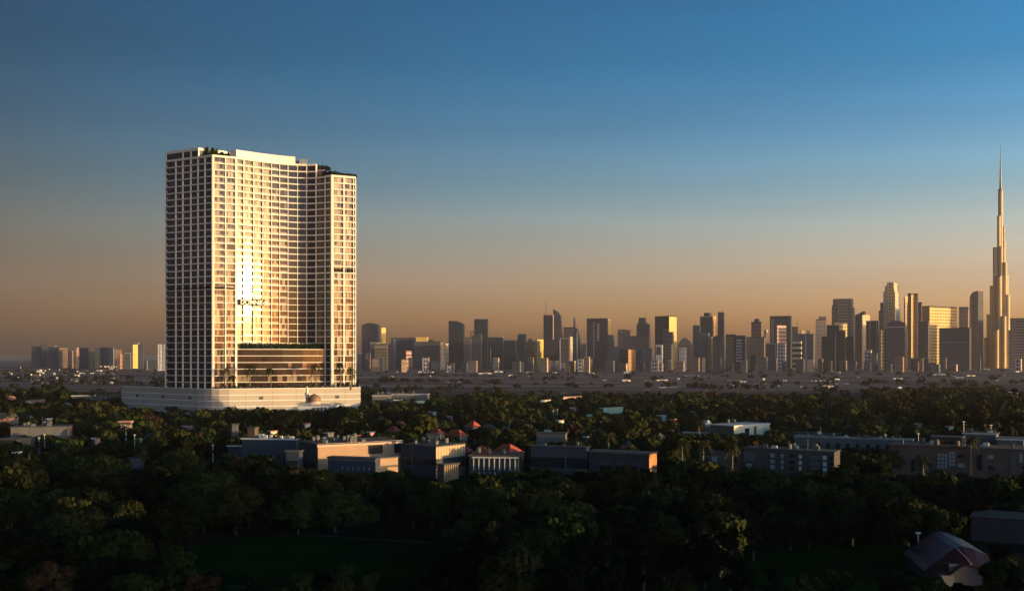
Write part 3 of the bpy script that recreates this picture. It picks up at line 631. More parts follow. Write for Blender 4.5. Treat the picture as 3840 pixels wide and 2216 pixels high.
for x0, x1, yt, lab in ((592, 612, 1289, 'white slab tower covered in dark scrolling marks, left of the tall tower'), (613, 626, 1289, 'second white marked slab half hidden by the left edge of the tall tower')):
    b, r_ = T(x0, x1 - 1.5, x1, yt, 2350, 'white', lab)
    g = random.Random(x0); mb = MB()
    for k in range(9):
        u0 = g.uniform(.15, .4); v0 = .06 + k * .1; b.panel(mb, 'L', u0, u0 + g.uniform(.3, .45), v0, v0 + .018, .35, .05); b.panel(mb, 'L', u0, u0 + .12, v0, v0 + .07, .36, .05)
    mb.build('dark_marks', M['slate'], r_, b.S)
# middle, left to right
T(1341, 1353, 1356, 1330, 2600, 'grey', 'small grey block just right of the tall tower')
T(1356, 1417, 1428, 1211, 2900, 'purple', 'tall arched-top mauve-grey tower nearest the right of the tall tower', prof=arc(10, .05), edge=False)
T(1427, 1430, 1446, 1226, 2950, 'brown', 'narrow golden rounded slab behind the arched mauve tower', side='gold', prof=None)
T(1357, 1377, 1380, 1324, 2500, 'purple', 'low mauve block at the foot of the arched tower')
T(1379, 1388, 1391, 1323, 2480, 'grey', 'small grey block right beside the low mauve block')
T(1390, 1405, 1409, 1282, 2600, 'purple', 'dark block with a white left edge and roof line beside the gridded olive office', edge='l', bands=[.96])
T(1406, 1452, 1455, 1289, 2450, 'olive', 'olive office block with a fine window grid and rooftop clutter', top=(.1, .4, 1285, 'cream'), bands=[.88])
T(1453, 1476, 1480, 1283, 2560, 'purple', 'curved-shouldered mauve block right of the gridded olive office', prof=rise(.08))
T(1466, 1556, 1560, 1267, 2700, 'slate', 'wide grey slab block with two white vertical fins near its left end', fins=[(.12, .14, 0, .97, 'trim'), (.18, .195, 0, .93, 'trim')], top=(.7, .95, 1265, 'slate'))
T(1551, 1648, 1653, 1281, 2580, 'purple', 'broad mauve block with a golden penthouse and a curved rear storey', top=(.08, .52, 1264, 'gold'), mast=(.42, 1250, .7))
T(1600, 1637, 1642, 1270, 2660, 'purple', 'curved-top mauve block behind the right part of the broad mauve block', prof=rise(.1, False))
T(1520, 1523, 1543, 1316, 2380, 'brown', 'small orange striped building at the foot of the wide grey slab', side='pstripe')
T(1652, 1656, 1668, 1285, 2500, 'tan', 'cream ribbed slab left of the tall curved navy tower', side='cream'); T(1667, 1670, 1682, 1289, 2530, 'brown', 'tan lower slab squeezed between the cream slab and the navy tower', side='tan')
T(1682, 1738, 1743, 1203, 2600, 'navy', 'tall navy tower whose roof curves down to the right', prof=rise(.06, False) if False else [(0, 0), (1, 0), (1, .93), (.9, .945), (.75, .97), (.6, .99), (.35, 1), (0, 1)])
T(1741, 1767, 1769, 1266, 2560, 'grey', 'pale grey block with a white right edge between the two tall navy towers', edge='r')
T(1761, 1777, 1779, 1243, 2800, 'brown', 'grey-brown block peeping out left of the square navy tower')
T(1778, 1828, 1831, 1197, 2650, 'navy', 'tall square navy tower, tallest in the left half of the skyline', mast=(.3, 1194, .8))
T(1767, 1804, 1808, 1251, 2480, 'slate', 'dark round-shouldered block in front of the square navy tower', prof=rise(.07))
T(1829, 1886, 1891, 1265, 2600, 'slate', 'grey block with a thin pale slit and rooftop plant', fins=[(.17, .22, .2, .68, 'trim')], top=(.8, .98, 1262, 'cream'))
T(1889, 1934, 1938, 1275, 2540, 'navy', 'near-black block with a sloping white roof edge', bands=[.98])
T(1941, 1971, 1974, 1253, 2700, 'navy', 'dark tower standing behind the near-black block'); T(1937, 1968, 1972, 1274, 2500, 'slate', 'grey block in front of the dark tower')
T(1971, 2008, 2011, 1279, 2560, 'olive', 'olive-grey block left of the yellow-fronted one', top=(.25, .6, 1270, 'grey'))
T(2010, 2013, 2038, 1271, 2480, 'brown', 'yellow-fronted block with a brown cap left of the twin tall towers', side='gold')
T(2038, 2073, 2076, 1179, 2700, 'navy', 'tall navy tower with a very thin antenna, beside the sail-shaped one', mast=(.22, 1128, .5), side='pink')
T(2074, 2108, 2111, 1160, 2740, 'slate', 'sail-shaped dark tower with a curved right side', prof=SAIL)
T(2113, 2156, 2159, 1228, 2800, 'brown', 'brown block with a thick black mast', mast=(.93, 1190, 2.2))
T(2040, 2097, 2100, 1274, 2460, 'purple', 'mauve podium block at the foot of the twin tall towers')
T(2100, 2133, 2136, 1266, 2400, 'purple', 'mauve slab outlined in pale trim left of the bullet-shaped tower', edge='l', bands=[.97])
T(2136, 2138, 2147, 1263, 2420, 'brown', 'thin cream slab against the bullet-shaped tower', side='cream')
T(2141, 2177, 2181, 1228, 2520, 'slate', 'bullet-shaped tower with a pale ridge line', prof=BULLET, fins=[(.62, .68, 0, .9, 'trim')])
T(2181, 2198, 2201, 1290, 2600, 'purple', 'low mauve block between the bullet-shaped tower and the broad slit tower')
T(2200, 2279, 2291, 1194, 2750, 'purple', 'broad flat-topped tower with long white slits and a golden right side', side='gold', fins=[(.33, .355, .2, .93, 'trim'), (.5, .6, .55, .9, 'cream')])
T(2278, 2303, 2307, 1255, 2600, 'slate', 'dark slanted-top block against the golden side of the broad slit tower', prof=[(0, 0), (1, 0), (1, .8), (.85, .98), (.7, 1), (0, 1)])
T(2316, 2364, 2369, 1235, 2780, 'brown', 'brown block with cut corners left of the stepped navy tower', prof=[(0, 0), (1, 0), (1, .97), (.6, 1), (.1, 1), (0, .95)], fins=[(.2, .4, .94, .96, 'white')])
T(2387, 2434, 2438, 1191, 2820, 'slate', 'dark tower with a stepped crown', prof=[(0, 0), (1, 0), (1, .87), (.76, .89), (.7, .96), (.7, 1), (.18, 1), (.15, .94), (.1, .87), (0, .87)])
T(2338, 2435, 2440, 1260, 2600, 'purple', 'wide mauve block in front of the stepped navy tower', bands=[.985])
T(2321, 2350, 2354, 1308, 2440, 'navy', 'low dark block left of the small orange box'); T(2353, 2356, 2384, 1311, 2400, 'brown', 'small bright orange box building', side='orange')
T(2384, 2402, 2406, 1313, 2470, 'slate', 'low dark block right of the small orange box'); T(2406, 2442, 2446, 1306, 2500, 'grey', 'low pale grey block right of the orange box')
T(2190, 2216, 2222, 1345, 2280, 'purple', 'very low mauve block in front of the broad slit tower'); T(2300, 2318, 2322, 1300, 2520, 'grey', 'narrow grey block left of the low dark block')
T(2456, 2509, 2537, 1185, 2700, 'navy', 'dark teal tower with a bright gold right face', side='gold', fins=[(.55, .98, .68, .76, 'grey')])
T(2485, 2522, 2526, 1245, 2480, 'purple', 'mauve slab with a dark red roof line before the gold-faced tower', bands=[]); T(2459, 2484, 2486, 1291, 2360, 'white', 'small whitish block with one dark square window', fins=[(.12, .8, .6, .9, 'slate')])
T(2486, 2520, 2524, 1289, 2380, 'olive', 'striped olive and white block at the foot of the gold-faced tower', fins=[(.0, .2, 0, .97, 'navy'), (.55, .7, 0, .95, 'navy')], edge='r')
T(2540, 2596, 2600, 1266, 2620, 'brown', 'domed brown building left of the grey slab towers', prof=arc(10, .25)); T(2547, 2571, 2574, 1301, 2400, 'white', 'small white boxy building before the domed brown one', fins=[(.1, .9, .1, .4, 'slate')])
T(2598, 2624, 2627, 1221, 2640, 'slate', 'grey tower with a thin mast left of the box-crowned tower', mast=(.4, 1208, .6))
T(2625, 2673, 2685, 1186, 2780, 'slate', 'dark tower with a box on its roof and an orange right side', side='orange', top=(.28, .7, 1172, 'slate'))
T(2690, 2714, 2717, 1171, 2820, 'slate', 'slender tapering dark tower with two short antennas', prof=[(0, 0), (1, 0), (.97, 1), (.08, 1)], mast=[(.3, 1164, .6), (.7, 1162, .6)])
T(2622, 2658, 2661, 1247, 2450, 'grey', 'grey slab with a white roof line before the box-crowned tower', bands=[.985], edge='r')
T(2662, 2665, 2675, 1262, 2440, 'brown', 'sliver of a tan building left of the fin-lined curved block', side='tan')
T(2673, 2714, 2719, 1254, 2400, 'slate', 'dark curved block lined with pale vertical fins', prof=rise(.05), fins=[(.70 + .07 * k, .72 + .07 * k, .05, .9, 'grey') for k in range(4)])
T(2722, 2757, 2760, 1254, 2420, 'navy', 'black block with a tall pale centre panel', fins=[(.1, .85, .1, .96, 'olive')]); T(2758, 2794, 2799, 1258, 2410, 'navy', 'black block dotted with white windows', fins=[(.1 + .2 * (k % 3), .22 + .2 * (k % 3), .25 + .085 * (k // 3), .29 + .085 * (k // 3), 'white') for k in range(24)])
T(2795, 2866, 2871, 1264, 2640, 'brown', 'broad tan-grey block under the brown tower with a small crown'); T(2817, 2855, 2860, 1207, 2760, 'brown', 'brown tower with a small boxy crown', top=(.3, .72, 1195, 'slate'))
T(2815, 2838, 2840, 1330, 2300, 'teal', 'small navy box with a white right edge', edge='r')
T(2866, 2874, 2880, 1237, 2660, 'brown', 'narrow tan strip building left of the tall slate slab', side='cream')
T(2887, 2965, 2970, 1185, 2700, 'slate', 'tall dark slate slab behind the pink striped one', fins=[(.06, .2, .3, .96, 'brown')])
T(2911, 2914, 2948, 1221, 2520, 'brown', 'pink horizontally striped slab before the tall slate slab', side='pstripe', mast=(.4, 1208, .8))
T(2870, 2909, 2912, 1287, 2350, 'slate', 'low grey block framed in white at the foot of the pink striped slab', edge='r', bands=[.97]); T(2915, 2944, 2949, 1288, 2340, 'wgrid', 'low block with a white window grid beside the framed grey block', edge='r')
T(2970, 2990, 2993, 1226, 2760, 'brown', 'brown block peeping out right of the tall slate slab', mast=(.9, 1206, .4)); T(3000, 3003, 3036, 1238, 2640, 'brown', 'reddish-brown box on the horizon left of the classical tan tower', side='brown')
T(2973, 3050, 3055, 1252, 2520, 'grey', 'wide grey block with a white roof line', bands=[.985], fins=[(.42, .5, 0, .96, 'navy'), (.62, .66, 0, .96, 'white')]); T(2972, 3004, 3007, 1277, 2420, 'ystripe', 'low block with yellow and black horizontal stripes')
T(2994, 3013, 3016, 1345, 2260, 'grey', 'tiny grey box at the foot of the striped yellow block')
T(3060, 3098, 3101, 1198, 2740, 'tan', 'tan tower with a rounded cap and a short mast', top=(.3, .98, 1187, 'brown'), mast=(.32, 1182, .8), beta=4)
b, r_ = T(3119, 3196, 3205, 1119, 2850, 'bgrid', 'broad brown high-rise with stepped shoulders and rows of windows', prof=[(0, 0), (1, 0), (1, .86), (.95, .88), (.93, .88), (.93, 1), (.06, 1), (.06, .91), (0, .9)], fins=[(0, .06, 0, .9, 'brown'), (.06, .28, 0, .99, 'brown'), (.8, .92, .05, .97, 'brown')])
T(3127, 3130, 3177, 1210, 2560, 'tan', 'golden lit block with a cornice before the broad brown high-rise', side='ggrid')
T(3100, 3146, 3149, 1219, 2480, 'navy', 'dark navy block behind the left of the big teal complex')
T(3081, 3133, 3135, 1261, 2300, 'teal', 'left part of the dark teal complex with white vertical lines', edge='r', bands=[.99]); T(3133, 3169, 3171, 1240, 2290, 'teal', 'tall middle part of the dark teal complex with a red lit line', fins=[(.02, .05, 0, .98, 'trim')])
mbr = None
T(3169, 3201, 3204, 1263, 2310, 'teal', 'right part of the dark teal complex', prof=ROUND)
T(3206, 3242, 3246, 1167, 2700, 'slate', 'slate tower whose roof rises to the right', prof=rise(.06)); T(3231, 3234, 3262, 1182, 2620, 'tan', 'cream and tan slab right of the slate tower', side='cream')
T(3248, 3292, 3298, 1203, 2520, 'navy', 'dark block divided by pale vertical frames', fins=[(.3, .34, 0, .98, 'cream'), (.86, .9, 0, .98, 'cream')]); T(3241, 3266, 3270, 1314, 2300, 'wgrid', 'low white gridded building at the foot of the framed dark block', top=(0, 1, 1312, 'white')); T(3268, 3288, 3291, 1324, 2290, 'grey', 'low grey box beside the white gridded building')
T(3295, 3309, 3312, 1166, 2800, 'brown', 'brown block left of the stepped tan skyscraper'); T(3301, 3311, 3313, 1136, 2860, 'brown', 'narrow brown block behind, touching the stepped tan skyscraper')
T(3312, 3356, 3377, 1058, 2780, 'tan', 'tall tan skyscraper with a stepped crown and a gold window grid', side='cream', prof=[(0, 0), (1, 0), (1, .87), (.9, .93), (.9, 1), (.32, 1), (.32, .96), (.14, .96), (.14, .9), (0, .89)], fins=[(.42, .86, .66, .985, 'ggrid')], beta=26)
T(3325, 3394, 3399, 1201, 2480, 'purple', 'mauve-grey tower with a shallow domed roof', prof=[(0, 0), (1, 0), (1, .93), (.88, .96), (.75, .99), (.5, 1), (.25, .99), (.15, .95), (0, .93)], bands=[.86])
T(3300, 3303, 3326, 1235, 2500, 'brown', 'tapering building with gold windows left of the domed mauve tower', side='ggrid')
T(3390, 3393, 3405, 1112, 2720, 'brown', 'narrow tan tower touching the twin-height brown and gold tower', side='tan'); T(3404, 3417, 3429, 1101, 2680, 'brown', 'tall brown tower with a bright yellow vertical strip', side='gold')
T(3428, 3440, 3443, 1102, 2690, 'brown', 'brown right flank of the tower with the yellow strip')
T(3443, 3455, 3458, 1134, 2720, 'purple', 'thin mauve tower left of the gold gridded block'); T(3443, 3480, 3486, 1206, 2560, 'purple', 'mauve block before the thin mauve tower, with a few lit windows')
T(3457, 3486, 3587, 1148, 2760, 'brown', 'large block with a bright gold window grid', side='ggrid', beta=55)
T(3522, 3636, 3642, 1229, 2440, 'purple', 'low broad mauve block covering the lower right of the gold gridded one', fins=[(.1 + .075 * k, .13 + .075 * k, .655, .665, 'white') for k in range(11)])
T(3596, 3630, 3634, 1152, 2820, 'brown', 'tan-brown tower right of the gold gridded block', beta=24)
T(3636, 3667, 3687, 1090, 2640, 'brown', 'brown glass tower with a dark curved crown', side='navy', prof=[(0, 0), (1, 0), (1, .99), (.9, 1), (.4, .985), (.1, .95), (0, .9)], fins=[(.12, .2, 0, .9, 'trim')])
T(3788, 3880, 3886, 1193, 2600, 'dgrid', 'brown gridded building cut by the right edge of the picture', beta=28); T(3781, 3790, 3792, 1239, 2620, 'brown', 'narrow dark block right of the needle skyscraper', beta=30)
T(3416, 3482, 3488, 1342, 2260, 'slate', 'low dark hall with a pale roof line below the yellow-strip tower', bands=[.96]); T(3490, 3521, 3526, 1366, 2050, 'grey', 'small pale box building on the plain below the low mauve block')
T(2040, 2090, 2096, 1352, 2280, 'grey', 'low grey building with two pale ribs under the yellow-fronted block', fins=[(.4, .5, 0, .98, 'pink'), (.85, .95, 0, .98, 'pink')]); T(2119, 2136, 2141, 1366, 2200, 'olive', 'low olive box on the plain under the bullet-shaped tower')
# the needle skyscraper: clustered rounded shafts that stop at different heights
def needle():
    D = 2800; cx = 3750; root = thing('skyscraper', (X(cx, D), D, 0), 'very tall needle-like skyscraper of stepped round shafts with a thin spire', 'skyscraper')
    o = (X(cx, D), D, 0); k = D / F
    glass = mat('needle_glass', (0.52, 0.37, 0.18), 0.5, metal=0.0, var=.15, vscale=.01); dk = mat('needle_dark', (0.08, 0.08, 0.08), 0.4)
    tiers = [(3752, 8.5, 0, 715), (3760, 3.6, 9, 793), (3763, 3.4, -3, 852), (3740, 6.0, -12, 815), (3769, 4.6, 4, 910), (3727, 7.2, -9, 932), (3744, 8, -18, 930), (3772, 7, -5, 1033),
             (3758, 8, -22, 990), (3717, 6.5, -3, 1075), (3735, 9, -26, 1040), (3766, 9.5, -24, 1110), (3708, 5.5, 6, 1182), (3776, 6.5, 10, 1160), (3748, 10, -32, 1190), (3697, 6.5, 2, 1270), (3722, 10, -30, 1240), (3784, 5, 4, 1290)]
    for px, rad, dy, yt in tiers:
        mb = MB(); x, y, r_ = X(px, D), D + dy * k, rad * k; mb.tube([(x, y, 0), (x, y, Z(yt, D))], r_, 14); so = mb.build('shaft', glass, root, o)
        mb = MB(); mb.tube([(x, y, Z(yt, D)), (x, y, Z(yt - 3, D))], r_ * 1.04, 14); mb.build('shaft_cap', dk, so, o)
    mb = MB(); x = X(3752, D); mb.tube([(x, D, Z(715, D)), (x, D, Z(690, D)), (x, D, Z(640, D)), (x, D, Z(600, D)), (x, D, Z(578, D)), (x, D, Z(538, D))], [3.6, 2.8, 2.0, 1.4, 0.9, .35], 8); mb.build('spire', dk, root, o)
    mb = MB(); mb.tube([(x, D, Z(724, D)), (x, D, Z(711, D))], 5.6 * 1.05, 12); mb.build('collar', dk, root, o)
needle()

# ------------------------------------------------------------------ low buildings among the trees
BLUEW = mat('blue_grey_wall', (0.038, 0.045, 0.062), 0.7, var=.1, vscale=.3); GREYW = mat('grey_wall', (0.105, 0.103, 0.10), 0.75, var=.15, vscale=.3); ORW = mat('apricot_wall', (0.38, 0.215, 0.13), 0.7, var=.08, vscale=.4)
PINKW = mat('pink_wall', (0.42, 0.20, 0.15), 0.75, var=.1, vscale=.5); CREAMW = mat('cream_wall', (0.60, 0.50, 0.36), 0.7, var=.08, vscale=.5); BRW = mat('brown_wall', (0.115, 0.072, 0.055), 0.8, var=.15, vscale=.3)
REDBR = mat('reddish_brown_wall', (0.14, 0.075, 0.055), 0.8, var=.18, vscale=.3)
DKW = mat('dark_wall', (0.030, 0.032, 0.036), 0.7); WHW = mat('white_wall', (0.62, 0.58, 0.54), 0.6, var=.1, vscale=.5); RED = mat('red_roof_tiles', (0.34, 0.065, 0.035), 0.6, var=.2, vscale=1.0)
GRF = mat('grey_flat_roof', (0.055, 0.055, 0.06), 0.8, var=.2, vscale=.3); WING = mat('dark_window_glass', (0.015, 0.017, 0.022), 0.15, coat=.5); LITW = mat('pale_window', (0.30, 0.30, 0.30), 0.3)
def low(x0, xs, x1, yt, yb, D, m, label, beta=None, depth=14, side=None, roof='flat', roofm=None, wins=None, cat='building', name='low_building', clutter=0, rimm=None):
    b = Bld(x0, xs, x1, yt, D, beta, depth); root = thing(name, b.S, label, cat)
    eave = 1.0 if roof == 'flat' else 0.72
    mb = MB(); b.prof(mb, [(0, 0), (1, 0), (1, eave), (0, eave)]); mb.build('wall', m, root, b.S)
    if side: mb = MB(); b.panel(mb, 'R', 0, 1, 0, eave, .06, -.01); mb.build('side_wall', side, root, b.S)  # wall towards the sun, often coloured lighter and warmer as if lit
    up = Vector((0, 0, 1))
    if roof == 'flat':
        mb = MB(); o = b.S + b.dL * (b.L + .3) - b.dR * .3 + up * (b.h - .02); mb.frame_box(o, -b.dL * (b.L + .6), b.dR * (b.W + .6), up * .35); rfo = mb.build('roof', roofm or GRF, root, b.S)
        if rimm: mb = MB(); mb.frame_box(o - b.dR * .04, -b.dL * (b.L + .64), b.dR * .1, up * .4); mb.build('roof_rim', rimm, rfo, b.S)
    else:
        mb = MB(); ov = .6; z0 = b.h * eave - .05
        c = [b.S + b.dL * (b.L + ov) - b.dR * ov, b.S - b.dL * ov - b.dR * ov, b.S - b.dL * ov + b.dR * (b.W + ov), b.S + b.dL * (b.L + ov) + b.dR * (b.W + ov)]
        c = [p + up * z0 for p in c]; q = .32 if roof == 'hip' else 0.0
        mid0 = (c[0] + c[3]) / 2; mid1 = (c[1] + c[2]) / 2; e0 = mid0 * (1 - q) + mid1 * q + up * (b.h - z0); e1 = mid1 * (1 - q) + mid0 * q + up * (b.h - z0)
        for f_ in ([c[0], c[1], e1, e0], [c[2], c[3], e0, e1], [c[1], c[2], e1], [c[3], c[0], e0], [c[3], c[2], c[1], c[0]]): mb.poly(f_)
        rfo = mb.build('roof', roofm or RED, root, b.S)
    for w in (wins or []):
        face, u0, u1, v0, v1, wm, nm = (list(w) + ['window'])[:7]
        mb = MB(); b.panel(mb, face, u0, u1, v0, v1, .10 if nm == 'window' else .22, .03); mb.build(nm, wm, root, b.S)
    g = random.Random(int(x0 * 7))
    for k in range(clutter):
        u = g.uniform(.05, .9); w = g.uniform(.6, 1.8); o = b.S + b.dL * b.L * (1 - u) + b.dR * b.W * g.uniform(.1, .6) + up * (b.h + .3)
        mb = MB(); mb.frame_box(o, -b.dL * w, b.dR * g.uniform(.6, 1.4), up * g.uniform(.5, 1.3)); mb.build('roof_unit', g.choice([WHW, GREYW, GREYW]), rfo, b.S)
    if roof == 'flat' and b.L * b.W > 150:
        for k in range(3):
            p = b.S + b.dL * b.L * g.uniform(.1, .9) + b.dR * b.W * g.uniform(.15, .7); z = b.h + .3
            mb = MB(); mb.tube([(p.x, p.y, z), (p.x, p.y, z + .25), (p.x, p.y, z + 1.5), (p.x, p.y, z + 1.7)], [.3, .7, .7, .25], 10); mb.build('water_tank', GREYW, rfo, b.S)
        p = b.S + b.dL * b.L * g.uniform(.2, .8) + b.dR * b.W * .3; mb = MB(); mb.tube([(p.x, p.y, b.h + .2), (p.x, p.y, b.h + g.uniform(2.4, 3.8))], .06, 5); mb.build('antenna', STEEL, rfo, b.S)
    AVOID.append((x0, max(xs, x1), yb - (24 if D < 340 else 7), D)); FOOT.append((min(b.S.x - b.L, b.S.x), b.S.x + b.W * abs(b.dR.x), b.S.y - 2, b.S.y + b.W + 3)); return b, root
FOOT = []
def row(face, n, u0, u1, v0, v1, m, w=.5, nm='window'):
    st = (u1 - u0) / n; return [(face, u0 + st * i, u0 + st * (i + w), v0, v1, m, nm) for i in range(n)]
# centre foreground group
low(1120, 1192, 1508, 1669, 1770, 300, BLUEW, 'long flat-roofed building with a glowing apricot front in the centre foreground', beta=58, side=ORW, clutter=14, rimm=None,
    wins=[('R', .585, .76, .66, .93, WING), ('R', .90, .985, .66, .93, WING), ('R', .2, .86, .0, .30, DKW, 'recess'), ('R', .32, .60, .30, .42, DKW, 'recess'), ('R', -.01, 1.0, .95, 1.04, mat('apricot_trim', (0.60, 0.38, 0.28), .6), 'cornice'), ('L', .1, .9, .2, .45, WING)])  # dark raised panels paint in the shade of recesses
low(1230, 1408, 1412, 1722, 1790, 289, BLUEW, 'low dark wing with small lights below the apricot front', beta=20, wins=row('L', 6, .3, .98, .55, .66, LITW, .12) + [('L', 0, 1, .9, 1.0, GREYW, 'cornice')])
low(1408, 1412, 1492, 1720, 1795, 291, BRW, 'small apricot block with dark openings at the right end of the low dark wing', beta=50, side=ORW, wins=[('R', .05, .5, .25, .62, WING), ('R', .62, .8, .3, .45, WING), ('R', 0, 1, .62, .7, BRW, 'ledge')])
low(908, 1110, 1120, 1649, 1725, 322, BLUEW, 'dark blue-grey block with roof equipment left of the apricot-fronted building', beta=10, clutter=8, rimm=WHW, wins=row('L', 4, .4, .9, .1, .5, WING))
low(855, 903, 908, 1674, 1726, 330, BLUEW, 'small dark cube-shaped building at the left end of the centre group', beta=10, rimm=WHW, wins=[('L', .2, .3, .3, .6, LITW)])
low(1072, 1122, 1126, 1694, 1775, 296, BLUEW, 'dark grey wing in front of the left end of the apricot-fronted building', beta=8, rimm=GREYW, wins=[('L', .1, .9, .2, .7, WING)])
low(928, 955, 960, 1605, 1645, 372, BRW, 'small dark brown block behind the blue-grey block, with a pale base', beta=12)
low(870, 890, 893, 1592, 1622, 390, GREYW, 'tiny grey-green hut among trees left of the small brown block')
low(1508, 1635, 1743, 1676, 1765, 302, BLUEW, 'building toned blue-grey on its shaded left and slatted apricot on its sunlit right', beta=38, side=mat('slatted_apricot_wall', (0.56, 0.36, 0.20), .7, grid=(1.2, 100, .55, .0, (0.30, 0.17, 0.09))), clutter=5, rimm=None,
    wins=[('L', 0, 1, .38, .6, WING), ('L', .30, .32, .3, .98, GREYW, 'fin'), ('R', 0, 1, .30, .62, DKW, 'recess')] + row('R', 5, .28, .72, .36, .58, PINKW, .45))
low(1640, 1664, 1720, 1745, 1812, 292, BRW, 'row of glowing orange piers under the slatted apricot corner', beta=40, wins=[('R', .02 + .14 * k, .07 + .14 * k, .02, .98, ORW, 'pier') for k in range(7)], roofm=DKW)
# pavilion with red roofs and white columns
low(1760, 1945, 1962, 1712, 1795, 300, DKW, 'dark colonnaded pavilion with white columns on two storeys', beta=6, depth=18, roofm=BRW, wins=[('L', .08 + .105 * k, .095 + .105 * k, .40, .92, WHW, 'column') for k in range(9)] + [('L', .2 + .105 * k, .212 + .105 * k, .02, .3, WHW, 'column') for k in range(7)] + [('L', .05, 1, .93, .98, WHW, 'cornice')], name='pavilion', cat='pavilion')
low(1778, 1822, 1836, 1674, 1712, 307, GREYW, 'red pyramid roof at the left of the colonnaded pavilion', beta=22, roof='hip', name='house', cat='house')
low(1845, 1905, 1958, 1668, 1712, 309, BRW, 'large glowing red hipped roof behind the colonnaded pavilion', beta=35, roof='hip', name='house', cat='house', wins=[('L', .2, .35, .1, .5, LITW), ('L', .5, .65, .1, .5, LITW)])
low(1700, 1760, 1768, 1672, 1690, 330, BRW, 'low dark red roof behind the slatted apricot building', beta=12, roof='hip', name='house', cat='house')
b, r_ = low(1990, 2200, 2210, 1680, 1778, 298, BLUEW, 'boxy blue-grey building with a dark window band in the centre', beta=18, clutter=3, roofm=ROOFD, wins=[('L', 0, 1, .36, .68, WING), ('L', .62, .635, .3, .7, GREYW, 'fin'), ('R', 0, 1, .36, .68, WING)])
low(2205, 2225, 2258, 1684, 1740, 312, PINKW, 'glowing orange-red roofed house right of the boxy blue-grey building', beta=40, roof='hip', side=PINKW, name='house', cat='house')
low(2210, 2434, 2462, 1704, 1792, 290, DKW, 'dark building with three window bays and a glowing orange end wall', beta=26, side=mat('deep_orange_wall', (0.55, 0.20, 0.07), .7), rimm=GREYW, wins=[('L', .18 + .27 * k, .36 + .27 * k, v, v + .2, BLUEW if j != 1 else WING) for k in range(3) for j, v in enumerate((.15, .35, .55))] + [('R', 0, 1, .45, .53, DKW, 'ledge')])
low(2312, 2345, 2368, 1672, 1695, 330, BRW, 'small bright red roof behind the three-bay building', beta=38, roof='hip', name='house', cat='house'); low(2425, 2448, 2464, 1686, 1705, 318, BRW, 'little red roof with a finial above the orange end wall', beta=38, roof='hip', name='house', cat='house')
# right-hand apartments and the brown block
low(2622, 2795, 2802, 1700, 1760, 318, BRW, 'dark apartment block with few windows right of centre', beta=26, wins=[('L', .28, .4, .5, .78, LITW), ('L', .3, .4, .2, .4, WING), ('L', .7, .82, .5, .8, WING)], roofm=ROOFD)
low(2790, 3128, 3150, 1697, 1790, 304, mat('umber_wall', (0.065, 0.055, 0.05), .8), 'dark brown apartment block with many pale balconies and windows', beta=30, roofm=ROOFD, clutter=5, wins=[('L', .0, .12, .5, .9, GREYW, 'balcony'), ('L', .03, .09, .1, .4, LITW)] + [('L', u, u + w, v, v + .16, m_) for u, w, m_ in ((.3, .05, LITW), (.42, .03, LITW), (.52, .05, WING), (.62, .03, WHW), (.74, .1, GREYW), (.88, .04, WHW), (.95, .04, WING)) for v in (.22, .45, .7)])
low(3020, 3128, 3132, 1680, 1700, 309, BRW, 'small orange-brown rooftop house on the dark apartment block', beta=32, depth=6) if False else None
low(3335, 3842, 3842, 1689, 1800, 296, REDBR, 'large brown building with scattered windows at the right edge', beta=29, depth=13, roofm=mat('brown_roof', (0.08, 0.06, 0.05), .8), clutter=7,
    wins=[('L', .17, .20, .15, .55, WING), ('L', .26, .285, .2, .5, GREYW), ('L', .52, .57, .35, .48, LITW), ('L', .52, .57, .68, .78, WING), ('L', .66, .70, .3, .8, WING), ('L', .74, .78, .68, .8, LITW), ('L', .74, .78, .3, .45, WING), ('L', .90, .935, .2, .92, GREYW, 'pilaster'), ('L', .965, .985, .6, .9, LITW)]
    + [('L', .37 + .014 * (k % 3) * 1.9, .39 + .014 * (k % 3) * 1.9, .30 + .13 * (k // 3), .40 + .13 * (k // 3), LITW) for k in range(12)] + [('L', .455 + .025 * (k % 2), .475 + .025 * (k % 2), .38 + .13 * (k // 2), .48 + .13 * (k // 2), LITW) for k in range(8)])
low(3492, 3606, 3612, 1642, 1690, 311, mat('dark_green_glass', (0.018, 0.024, 0.024), .3, coat=.5), 'dark glassy upper block behind the brown building', beta=30, wins=row('L', 5, .1, .95, .1, .9, WING, .6))
low(3612, 3735, 3745, 1630, 1668, 318, GREYW, 'grey rooftop storeys with bright edges and poles behind the brown building', beta=30, rimm=WHW, clutter=5, wins=[('L', .0, 1, .5, .58, WHW, 'ledge'), ('L', .05, .95, .2, .4, WING)])
low(3738, 3838, 3850, 1652, 1692, 309, GREYW, 'grey roof pavilion with dark openings at the far right', beta=30, rimm=WHW, wins=[('L', .2, .5, .15, .8, WING), ('L', .65, .95, .15, .8, WING)])
low(2978, 3422, 3428, 1652, 1682, 362, GREYW, 'long low grey building with a flat roof between the trees on the right', beta=25, depth=16, roofm=mat('pale_flat_roof', (0.25, 0.24, 0.23), .8), clutter=12, wins=row('L', 9, .2, .95, .35, .7, WING, .35))
low(2975, 3150, 3155, 1628, 1640, 420, GREYW, 'long thin grey roof further back left of the long grey building', beta=25, depth=12)
low(2664, 2752, 2886, 1598, 1630, 437, GREYW, 'low white building with a cream sunlit right half among the trees', beta=50, side=CREAMW, roofm=WHW, wins=[('R', .3, .42, .1, .8, WING), ('R', .55, .62, .1, .9, BRW, 'door'), ('R', .8, .93, .2, .7, LITW)])
low(2560, 2660, 2664, 1624, 1632, 450, GREYW, 'thin grey roof running left from the low white building', beta=14, depth=10, rimm=WHW)
